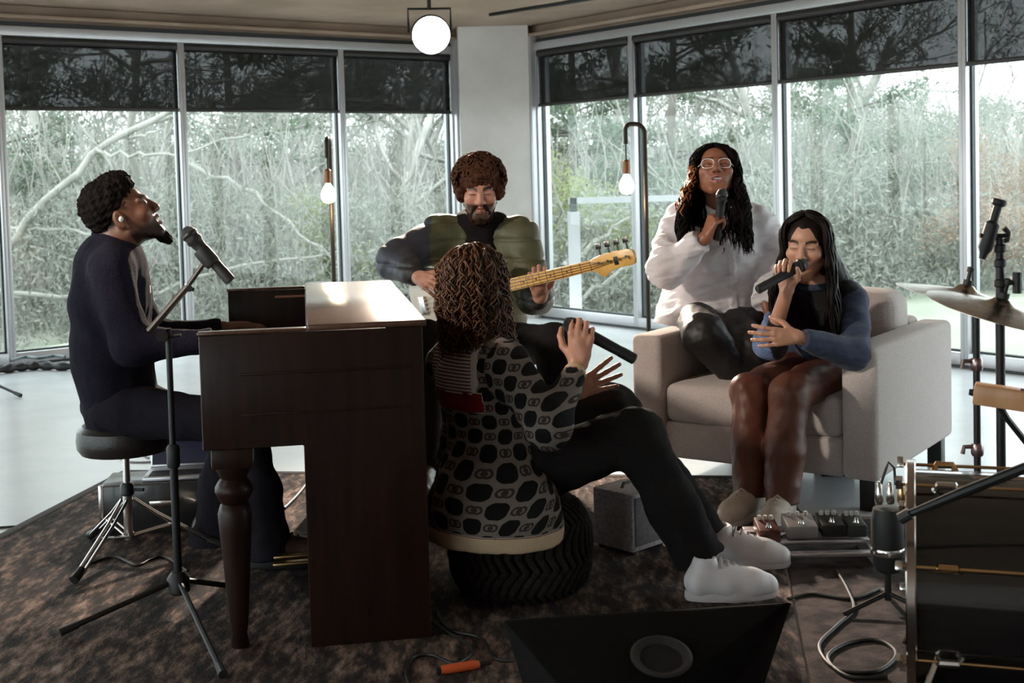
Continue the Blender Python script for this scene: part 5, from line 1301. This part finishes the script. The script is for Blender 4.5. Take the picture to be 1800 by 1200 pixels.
# ================================================================== MICROPHONE STAND OF THE PIANIST
def tripod(t,c,feet,zh,r=.009,foot_mat=None,name='leg'):
    for p in feet:
        p=Vector(p); o=MB().tube([Vector((c.x,c.y,zh)),p],r,8).obj(name,M_blk,t)
        d=(Vector((c.x,c.y,zh))-p).normalized(); MB().tube([p+d*.05,p-d*.004],[r*1.25,r*1.5],10).obj('rubber_foot',M_blkmat,o)
def lift(p,z): return Vector((p.x,p.y,z))
b0=G(316,1078); t=thing('microphone_stand','black boom microphone stand with tripod base beside the piano','microphone stand',lift(b0,RUGZ))
top=U(290,577,b0.y)
MB().tube([lift(b0,.07),Vector((b0.x,b0.y,top.z*.55))],.0125,12).obj('lower_tube',M_blk,t)
MB().tube([Vector((b0.x,b0.y,top.z*.55)),lift(b0,top.z)],.0095,12).obj('upper_tube',M_blk,t)
MB().lathe([(.017,-.03),(.02,-.02),(.02,.03),(.013,.04)],14,Matrix.Translation((b0.x,b0.y,top.z*.55))).obj('height_clutch',M_blkmat,t)
MB().lathe([(.02,0),(.034,.01),(.034,.05),(.02,.07)],14,Matrix.Translation((b0.x,b0.y,.06))).obj('hub',M_blkmat,t)
tripod(t,b0,[lift(G(108,1125),RUGZ+.014),lift(G(392,1200),RUGZ+.014),lift(G(432,1046),RUGZ+.014)],.105,.0085)
yb=b0.y-.015
b=MB().tube([U(262,582,yb),U(330,503,yb)],.011,10); b.tube([U(330,503,yb),U(362,458,yb)],.0075,10); b.obj('boom_arm',mat('brushed_dark_metal',(.10,.085,.08),.38,.9),t)
b=MB().tube([U(284,590,yb-.02),U(284,590,yb+.03)],.018,12); b.tube([U(296,592,yb),U(318,588,yb)],.006,8); b.obj('boom_clamp',M_blk,t)
b=MB().tube([U(333,507,yb-.012),U(333,507,yb+.02)],.010,10); b.tube([U(333,507,yb),U(341,509,yb)],.006,8); b.obj('boom_knob',M_blkmat,t)
b=MB().tube([U(360,462,yb),U(378,455,yb)],.009,10); Mc=along(U(352,438,yb),U(384,474,yb)); b.lathe([(.023,.0),(.025,.01),(.025,.05),(.022,.06)],14,Mc,cap=False); b.obj('mic_clip',M_blkmat,t)
a=U(333,412,yb); mic('microphone','black vocal microphone on the boom stand in front of the pianist',a,a+(U(408,497,yb)-a).normalized()*.185)

# ================================================================== CASE WITH LAPTOP
c0=G(178,947); MX=frame(Vector((c0.x,c0.y,RUGZ)),x=Vector((1,.10,0)))
t=thing('equipment_case','low black equipment case on the rug behind the stool','case',c0)
M_case=mat('case_laminate',(.016,.015,.016),.35,var=.15,vscale=30,coat=.2)
MB().box((0,0,0),(.46,.23,.185),MX,bev=.006).obj('body',M_case,t)
for x in (.0,.45): MB().box((x-.003,-.003,.0),(x+.014,.012,.188),MX,bev=.002).obj('edge_trim',M_chrome,t)
MB().box((.18,-.012,.10),(.28,.0,.125),MX,bev=.004).obj('latch',M_chrome,t)
t=thing('laptop','open laptop with a dark screen standing on the black case','laptop',MX@Vector((.3,.11,.185)))
MB().box((.15,.03,.186),(.43,.21,.203),MX,bev=.004).obj('base',mat('silver_aluminium',(.50,.50,.52),.35,.8),t)
Ml=MX@Matrix.Translation((0,.205,.203))@Matrix.Rotation(R(-14),4,'X')
o=MB().box((.15,.0,0),(.43,.008,.125),Ml,bev=.003).obj('lid',MATS['silver_aluminium'],t)
MB().box((.157,-.0015,.008),(.423,.0005,.119),Ml).obj('screen',mat('dark_navy_screen',(.020,.018,.05),.3),o)
MB().box((.17,.05,.203),(.41,.13,.205),MX).obj('keyboard',M_blkmat,t)

# ================================================================== GREY TEXTURED BOX BEHIND THE JEANS
p0=G(1113,984); t=thing('small_speaker_cabinet','small speaker cabinet in light grey tweed behind the black jeans','speaker',lift(p0,RUGZ))
MS=frame(Vector((p0.x,p0.y,RUGZ)),x=Vector((.14,.13,0)))
M_tweed=mat('grey_tweed',(.52,.48,.50),.9,col2=(.33,.30,.31),vscale=70,bump=.5,bscale=160)
MB().box((0,0,.012),(.18,.18,.21),MS,bev=.006).obj('body',M_tweed,t)
MB().box((.012,-.004,.03),(.168,.001,.195),MS,bev=.003).obj('grille',mat('grey_grille_cloth',(.16,.15,.155),.9,var=.3,vscale=120),t)
for x,y in ((.02,.02),(.16,.02),(.02,.16),(.16,.16)): MB().lathe([(.012,0),(.012,.013)],10,MS@Matrix.Translation((x,y,0))).obj('foot',M_blkmat,t)
MB().tube([MS@Vector((.05,.09,.208)),MS@Vector((.06,.09,.225)),MS@Vector((.12,.09,.225)),MS@Vector((.13,.09,.208))],.006,8).obj('handle',M_blkmat,t)

# ================================================================== FLOOR MONITOR
Lr,Rr=UZ(880,1087,.325),UZ(1395,1054,.325)
pts=[Lr,Rr,Vector((.60,3.10,RUGZ)),Vector((.01,3.04,RUGZ)),Vector((.10,2.50,.235)),Vector((.27,2.52,.235)),Vector((.27,2.54,RUGZ)),Vector((.10,2.52,RUGZ))]
t=thing('floor_monitor','black wedge floor monitor speaker lying in the foreground','speaker',Vector((.3,2.8,RUGZ)))
bm=bmesh.new(); vv=[bm.verts.new(p) for p in pts]
for q in ((0,1,2,3),(0,4,5,1),(4,7,6,5),(1,5,6,2),(0,3,7,4),(3,2,6,7)): bm.faces.new([vv[i] for i in q])
bmesh.ops.recalc_face_normals(bm,faces=bm.faces[:]); bmesh.ops.bevel(bm,geom=bm.edges[:],offset=.012,segments=2,profile=.5,affect='EDGES')
MB().bm(bm).obj('cabinet',mat('textured_black_plastic',(.006,.006,.0055),.75,bump=.35,bscale=300,spec=.06),t)
n_=((pts[4]-pts[0]).cross(pts[1]-pts[0])).normalized()
if n_.z<0: n_=-n_
d_=ray(1162,1160); cp=Vector((0,0,CAMZ)); tt=(pts[0]-cp).dot(n_)/d_.dot(n_); hp=cp+d_*tt
Mp=frame(hp+n_*.001,x=Vector((1,0,0)),z=n_)
MB().lathe([(.050,.0),(.062,.004),(.066,.010),(.060,.013),(.046,.006),(.040,-.03)],28,Mp,cap=False).obj('port_ring',M_blkmat,t)
MB().lathe([(0,-.004),(.046,-.004)],24,Mp@Matrix.Translation((0,0,.006)),cap=False).obj('port',mat('port_black',(.004,.004,.004),.9),t)
n2=((pts[2]-pts[1]).cross(pts[3]-pts[1])).normalized(); n2=n2 if n2.y>0 else -n2
gb=[p*.94+sum((pts[i] for i in range(4)),Vector())/4*.06 for p in pts[:4]]
g=MB(); g._add([*(p+n2*.004 for p in gb),*(p-n2*.006 for p in gb)],[(0,1,2,3),(7,6,5,4)]+[(i,(i+1)%4,4+(i+1)%4,4+i) for i in range(4)]); g.obj('grille',mat('perforated_steel',(.02,.02,.02),.5,.5,bump=.6,bscale=400),t,180)

# ================================================================== PEDALBOARD
p1=G(1325,1004); MPb=frame(Vector((p1.x,p1.y,RUGZ)),x=Vector((1,-.02,0)))
t=thing('pedalboard','silver framed pedalboard on the rug right of the white sneakers','pedalboard',lift(p1,RUGZ))
M_sil=mat('brushed_silver',(.62,.58,.60),.32,.85)
for y,z in ((.0,.03),(.095,.045),(.19,.06)): MB().box((0,y,z),(.40,y+.035,z+.014),MPb,bev=.002).obj('rail',M_sil,t)
for x in (0,.388): MB().prism([(0,0),(.23,0),(.23,.062),(0,.032)],0,x,x+.012,MPb).obj('side',M_sil,t)
PED=[((.03,.06),(.07,.12),(.10,.030,.022),'small dark red effect pedal on the left of the pedalboard'),((.13,.10),(.10,.12),(.32,.30,.30),'silver grey effect pedal in the middle of the pedalboard'),((.245,.11),(.075,.115),(.03,.03,.03),'black effect pedal right of the silver one'),((.33,.10),(.06,.11),(.05,.06,.055),'dark green effect pedal at the right end of the pedalboard')]
for (x,y),(w,h),c,lb in PED:
    tp=thing('effect_pedal',lb,'effect pedal',MPb@Vector((x+w/2,y+h/2,.06)),group='effect pedals on the pedalboard')
    Mq=MPb@Matrix.Translation((x,y,.052))@Matrix.Rotation(R(7),4,'X')
    MB().box((0,0,.012),(w,h,.055),Mq,bev=.005).obj('body',mat('pedal_%d'%int(c[0]*1000),c,.4,.3),tp)
    for k in range(3): MB().lathe([(.007,0),(.008,.004),(.006,.014)],12,Mq@Matrix.Translation((w*(.22+.28*k),h*.8,.055))).obj('knob',mat('ivory_knob',(.6,.58,.54),.4),tp)
    MB().lathe([(.010,0),(.008,.004),(.006,.016)],12,Mq@Matrix.Translation((w*.5,h*.25,.055))).obj('footswitch',M_chrome,tp)

# box under the armchair
p=U(1468,905,5.32); t=thing('power_brick','small black power box on the floor under the armchair','power supply',(p.x,5.32,0))
MB().box((p.x-.07,5.26,0),(p.x+.07,5.40,.105),bev=.006).obj('body',M_blkmat,t); MB().box((p.x-.05,5.255,.06),(p.x+.02,5.262,.085)).obj('label_plate',mat('dark_grey_plate',(.06,.06,.06),.5),t)

# ================================================================== DRUM KIT
DX=Vector((.93,-.30,0)).normalized(); DS=Vector((.945,3.04,.285+RUGZ)); MD=frame(DS,x=UP,z=DX)   # local z = drum axis
M_shell=mat('black_lacquer_shell',(.010,.009,.009),.12,coat=.8,var=.2,vscale=6); M_gold=mat('brass_hardware',(.62,.40,.20),.25,1.)
t=thing('bass_drum','glossy black bass drum with chrome and brass hardware at the right edge','drum',lift(DS,RUGZ))
MB().lathe([(.262,0),(.262,.40)],56,MD,cap=False).obj('shell',M_shell,t)
for z in (-.006,.383): 
    MB().lathe([(.258,0),(.283,.0),(.286,.003),(.286,.020),(.283,.023),(.266,.023)],56,MD@Matrix.Translation((0,0,z)),cap=False).obj('hoop',mat('dark_chrome_hoop',(.42,.36,.33),.2,1.),t)
for z,nm in ((.004,'front_head'),(.396,'rear_head')): MB().lathe([(0,0),(.26,0)],48,MD@Matrix.Translation((0,0,z)),cap=False).obj(nm,mat('black_drum_head',(.012,.012,.012),.35),t)
for k in range(8):
    a=2*math.pi*(k+.5)/8; c_,s_=math.cos(a),math.sin(a)
    o=MB().tube([MD@Vector((.276*c_,.276*s_,-.02)),MD@Vector((.276*c_,.276*s_,.42))],.0042,8).obj('tension_rod',M_gold,t)
    for z in (.085,.315): MB().tube([MD@Vector((.262*c_,.262*s_,z-.025)),MD@Vector((.278*c_,.278*s_,z-.018)),MD@Vector((.278*c_,.278*s_,z+.018)),MD@Vector((.262*c_,.262*s_,z+.025))],.0095,8).obj('lug',M_gold if k%2 else M_chrome,o)
    for z in (-.02,.42): MB().box((-.012,-.010,-.008),(.014,.010,.008),MD@Matrix.Translation((.280*c_,.280*s_,z))@Matrix.Rotation(a,4,'Z'),bev=.002).obj('claw',M_chrome,o)
for s in (-1,1): MB().tube([MD@Vector((-.10,s*.245,.06)),MD@Vector((-.285,s*.34,-.02))],.008,8).obj('spur',M_chrome,t)

def stand_tripod(name,label,cx,cy,h,rp,cat='stand',ang0=20,fr=.26):
    t=thing(name,label,cat,(cx,cy,RUGZ)); c=Vector((cx,cy,0))
    MB().tube([c+UP*.10,c+UP*h],rp,12).obj('pole',M_blk,t)
    MB().lathe([(rp*1.2,0),(rp*1.8,.01),(rp*1.8,.05),(rp*1.2,.06)],14,Matrix.Translation((cx,cy,.22))).obj('collar',M_blkmat,t)
    for k in range(3):
        a=R(ang0+120*k); p=c+Vector((math.cos(a)*fr,math.sin(a)*fr,RUGZ+.012)); o=MB().tube([c+UP*.24,p],rp*.7,8).obj('leg',M_blk,t); MB().sphere(p+UP*.002,.012,10).obj('rubber_foot',M_blkmat,o)
    return t
M_cym=mat('bronze_cymbal',(.42,.33,.26),.24,1.,var=.25,vscale=40,bump=.1,bscale=120)
def cymbal(label,c,r,nrm):
    t=thing('cymbal',label,'cymbal',c,group='crash cymbals'); M=frame(c,x=Vector((1,0,0)),z=nrm)
    k=r/.2; MB().lathe([(.006*k,.030*k),(.020*k,.027*k),(.032*k,.016*k),(.040*k,.012*k),(.10*k,.005*k),(.2*k,-.012*k),(.2*k,-.0135*k),(.10*k,.0035*k),(.040*k,.0105*k),(.006*k,.0285*k)],56,M,cap=False).obj('plate',M_cym,t,60)
    b=MB().lathe([(.006,.028),(.016,.029),(.016,.045),(.007,.046),(.007,.07),(.012,.071),(.012,.085),(.003,.088)],14,M); b.obj('wing_nut_and_felt',M_blkmat,t)
p=U(1757,420,3.60); ts=stand_tripod('cymbal_stand','tall black cymbal stand at the right edge, microphone clamped on top',p.x,3.60,p.z,.013,'stand',75)
for py in (436,462,497): 
    q=U(1758,py,3.6); MB().lathe([(.014,-.012),(.018,-.008),(.018,.008),(.014,.012)],12,Matrix.Translation((p.x,3.6,q.z))).obj('joint',M_blkmat,ts)
q=U(1757,497,3.6); b=MB().tube([Vector((p.x,3.6,q.z)),Vector((p.x+.05,3.59,q.z))],.006,8); b.lathe([(.013,-.03),(.013,.03)],10,Matrix.Translation((p.x+.045,3.59,q.z))); b.obj('wing_screw',M_blkmat,ts)
cc=U(1757,541,3.60); cymbal('dark bronze crash cymbal on the tall stand, tilted toward the camera',Vector((p.x,3.60,cc.z)),.205,Vector((.24,-.14,1)))
p2=U(1716,560,3.95); ts2=stand_tripod('cymbal_stand','shorter black cymbal stand between the armchair and the tall stand',p2.x,3.95,U(1716,545,3.95).z,.011,'stand',40,.24)
for py in (640,790):
    q=U(1716,py,3.95); b=MB().lathe([(.016,-.02),(.02,-.012),(.02,.012),(.016,.02)],12,Matrix.Translation((p2.x,3.95,q.z))); b.tube([Vector((p2.x,3.95,q.z+.01)),Vector((p2.x-.045,3.94,q.z+.012)),Vector((p2.x-.05,3.94,q.z-.01))],.007,8); b.obj('clamp',mat('rosy_chrome',(.35,.26,.26),.3,.9),ts2)
cymbal('pale topped crash cymbal over the armchair arm, rim raised to the left',Vector((p2.x-.035,3.95,U(1690,517,3.95).z)),.21,Vector((.22,-.05,1)))
# overhead microphone on the tall stand
a=U(1757,353,3.58); b_=U(1726,455,3.58); t=thing('overhead_microphone','slim black microphone clipped to the top of the tall cymbal stand','microphone',b_)
Mo=along(a,b_); L=(b_-a).length
MB().lathe([(.019,-.004),(.021,.0),(.020,.010),(.012,.016),(.012,L*.35),(.020,L*.40),(.020,L*.82),(.012,L*.9),(.009,L)],18,Mo).obj('body',M_blkmat,t)
q=U(1742,412,3.58); b=MB().tube([q,U(1757,418,3.60)],.010,10); b.tube([U(1722,414,3.58),U(1772,414,3.58)],.006,8); b.obj('clip',M_blk,t)
pc=[U(1765,400,3.6),U(1772,408,3.6),U(1770,422,3.6),U(1760,425,3.6)]; MB().tube(pc,.008,8).obj('cable_wrap',M_blkmat,t)
# wooden bar percussion with its arm
w0=U(1712,690,3.28); w1=U(1860,712,3.20); t=thing('wood_block','light wooden percussion block on an arm at the right edge','percussion',w0)
Mw_=along(w0,w1); M_lw=wood_mat('light_wood',(.50,.25,.12),(.66,.38,.20),.45,.2,4.)
MB().box((-.03,-.026,0),(.03,.026,.24),Mw_,bev=.004).obj('block',M_lw,t); MB().box((-.012,-.028,.11),(.012,.028,.18),Mw_,bev=.002).obj('slot',M_blkmat,t)
MB().tube([U(1742,688,3.245),U(1770,735,3.26),U(1822,800,3.30)],.009,8).obj('bracket',M_blk,t); MB().lathe([(.008,-.012),(.010,0)],10,Mw_).obj('screw',M_blk,t)
# kick microphone, its short stand and boom
mk=U(1560,955,3.62); t=thing('kick_microphone','large black drum microphone on a short stand by the bass drum','microphone',mk)
Mk=Matrix.Translation((mk.x,3.62,0)); z0=U(1560,1008,3.62).z; z1=U(1560,893,3.62).z
MB().lathe([(.012,z0),(.034,z0+.01),(.044,z0+.03),(.046,z1-.03),(.040,z1),(.0,z1+.004)],24,Mk).obj('body',M_blkmat,t)
MB().lathe([(.047,z0+.06),(.049,z0+.065),(.049,z0+.075),(.047,z0+.08)],24,Mk,cap=False).obj('ring',M_chrome,t)
for dx,zz,c in ((-.02,.06,M_chrome),(.012,.075,M_chrome),(.045,.05,M_gold),(.075,.055,M_chrome)):
    MB().lathe([(.010,0),(.013,.008),(.011,.03),(.008,.06),(.004,.066)],12,Matrix.Translation((mk.x+dx,3.63,z1+.01))).obj('connector',c,t)
MB().tube([Vector((mk.x-.02,3.63,z1+.05)),U(1557,825,3.63),U(1562,812,3.63),U(1572,822,3.63),U(1574,852,3.63)],.004,8).obj('cable_loop',M_blkmat,t)
t=thing('short_microphone_stand','low black tripod stand under the drum microphone','stand',(mk.x,3.62,RUGZ))
MB().tube([Vector((mk.x,3.62,.04)),Vector((mk.x,3.62,z0+.003))],.010,10).obj('pole',M_blk,t)
for k in range(3):
    a=R(200+120*k); p=Vector((mk.x+.15*math.cos(a),3.62+.15*math.sin(a),RUGZ+.01)); MB().tube([Vector((mk.x,3.62,.06)),p],.007,8).obj('leg',M_blk,t)
bp=U(1790,828,2.62); t=thing('boom_stand','black boom arm reaching in from the right over the bass drum','stand',(bp.x+.12,2.62,RUGZ))
MB().tube([U(1592,906,2.74),U(1700,862,2.69),U(1850,803,2.62)],[.008,.0115,.0115],10).obj('boom_arm',M_blk,t)
e=U(1835,808,2.625); MB().tube([Vector((e.x,2.625,.06)),Vector((e.x,2.625,e.z+.02))],.012,10).obj('pole',M_blk,t)
for k in range(3):
    a=R(30+120*k); MB().tube([Vector((e.x,2.625,.10)),Vector((e.x+.2*math.cos(a),2.625+.2*math.sin(a),RUGZ+.01))],.008,8).obj('leg',M_blk,t)
MB().tube([U(1600,902,2.735),U(1582,912,2.745)],.013,10).obj('clamp',M_blkmat,t)

# ================================================================== CABLES AND BITS
def spline(P,n=10):
    P=[Vector(p) for p in P]; out=[]
    for i in range(len(P)-1):
        p0,p1,p2,p3=P[max(i-1,0)],P[i],P[i+1],P[min(i+2,len(P)-1)]
        for k in range(n):
            s=k/n; out.append(.5*((2*p1)+(p2-p0)*s+(2*p0-5*p1+4*p2-p3)*s*s+(3*p1-p0-3*p2+p3)*s**3))
    return out+[P[-1]]
M_cable=mat('black_cable',(.013,.012,.012),.5)
def cable(label,px,r=.0045,m=None,z=None):
    P=[lift(G(*q),(RUGZ if z is None else z)+r) for q in px]; t=MB().tube(spline(P),r,8).obj('cable',m or M_cable); tag(t,label,'cable'); return t
cable('black cable running from the rug past the piano foot to the monitor',[(760,1100),(790,1120),(830,1150),(800,1175),(760,1160),(725,1165),(715,1195),(730,1230)])
cable('thin black cable curling on the rug between piano and monitor',[(905,1170),(870,1165),(845,1130),(790,1115),(770,1085)])
cable('black cable looping on the rug in front of the pedalboard',[(1470,1010),(1490,1045),(1500,1080),(1470,1110),(1440,1145),(1470,1185),(1540,1190),(1575,1160),(1545,1135),(1490,1140),(1455,1165),(1490,1198),(1560,1200)],.005)
cable('second cable lying across the rug below the pedalboard',[(1385,1060),(1430,1052),(1500,1060),(1550,1040)],.0045)
cable('black cable from under the armchair to the pedalboard',[(1395,880),(1405,905),(1440,925),(1480,940),(1505,955)],.005)
cable('cable trailing left along the rug under the pianist stool',[(330,1010),(290,985),(265,990),(240,1000),(200,985),(150,1000)],.004)
cable('pale cable loop lying on the concrete beside the drum stool',[(300,800),(270,812),(225,812),(205,800),(215,790),(240,796),(262,806)],.004,mat('grey_cable',(.25,.25,.26),.5),z=0)
cable('cables sagging between the piano legs and the pedal box',[(500,900),(520,880),(535,862),(548,845)],.006)
cable('thin cable lying on the pale floor at the left edge',[(-40,931),(20,927),(60,924)],.004,z=0)
t=thing('orange_connector','bright orange cable connector on the rug beside the floor monitor','connector',lift(G(808,1186),RUGZ))
a,b_=lift(G(775,1192),RUGZ+.012),lift(G(843,1181),RUGZ+.012)
MB().tube([a,a+(b_-a)*.2,a+(b_-a)*.9,b_],[.010,.012,.012,.008],12).obj('body',mat('orange_plastic',(.75,.12,.03),.45),t)
MB().tube([b_,b_+(b_-a)*.3],.007,10).obj('tip',M_blkmat,t); MB().tube([a-(b_-a)*.12,a],.009,10).obj('collar',M_blkmat,t)
# rolled black cloth and cables along the left window sill
P=[lift(G(x,y),.03) for x,y in ((-60,664),(0,657),(40,652),(75,650),(120,651),(170,648),(230,640))]
tag(MB().tube(spline(P,8),[.03+.008*math.sin(i*1.3) for i in range(len(P)*8-7)],10).obj('cable_bundle',M_cable),'dark bundle of cables along the foot of the left window','cable')
P=[lift(G(x,y),.085) for x,y in ((20,655),(45,648),(70,650),(95,646),(115,648))]
tag(MB().tube(spline(P,8),.012,8).obj('cable',mat('teal_grey_cable',(.05,.075,.085),.4)),'grey cable lying on top of the dark bundle at the left window','cable')
# tripod stand mostly out of frame at the left
c_=G(-70,690); t=thing('light_stand','black tripod stand at the left edge, only one foot in view','stand',lift(c_,0))
MB().tube([lift(c_,.1),lift(c_,1.6)],.013,10).obj('pole',M_blk,t)
tripod(t,c_,[lift(G(36,698),.012),lift(G(-150,730),.012),lift(G(-130,665),.012)],.16,.009)
# lighting track on the ceiling
a,b_=UZ(862,26,ZC-.012),UZ(1075,-8,ZC-.012); t=thing('ceiling_track','dark lighting track on the concrete ceiling above the column','track',a)
M=along(a,b_); MB().box((-.02,-.012,0),(.02,.012,(b_-a).length),M,bev=.003).obj('rail',M_blk,t)
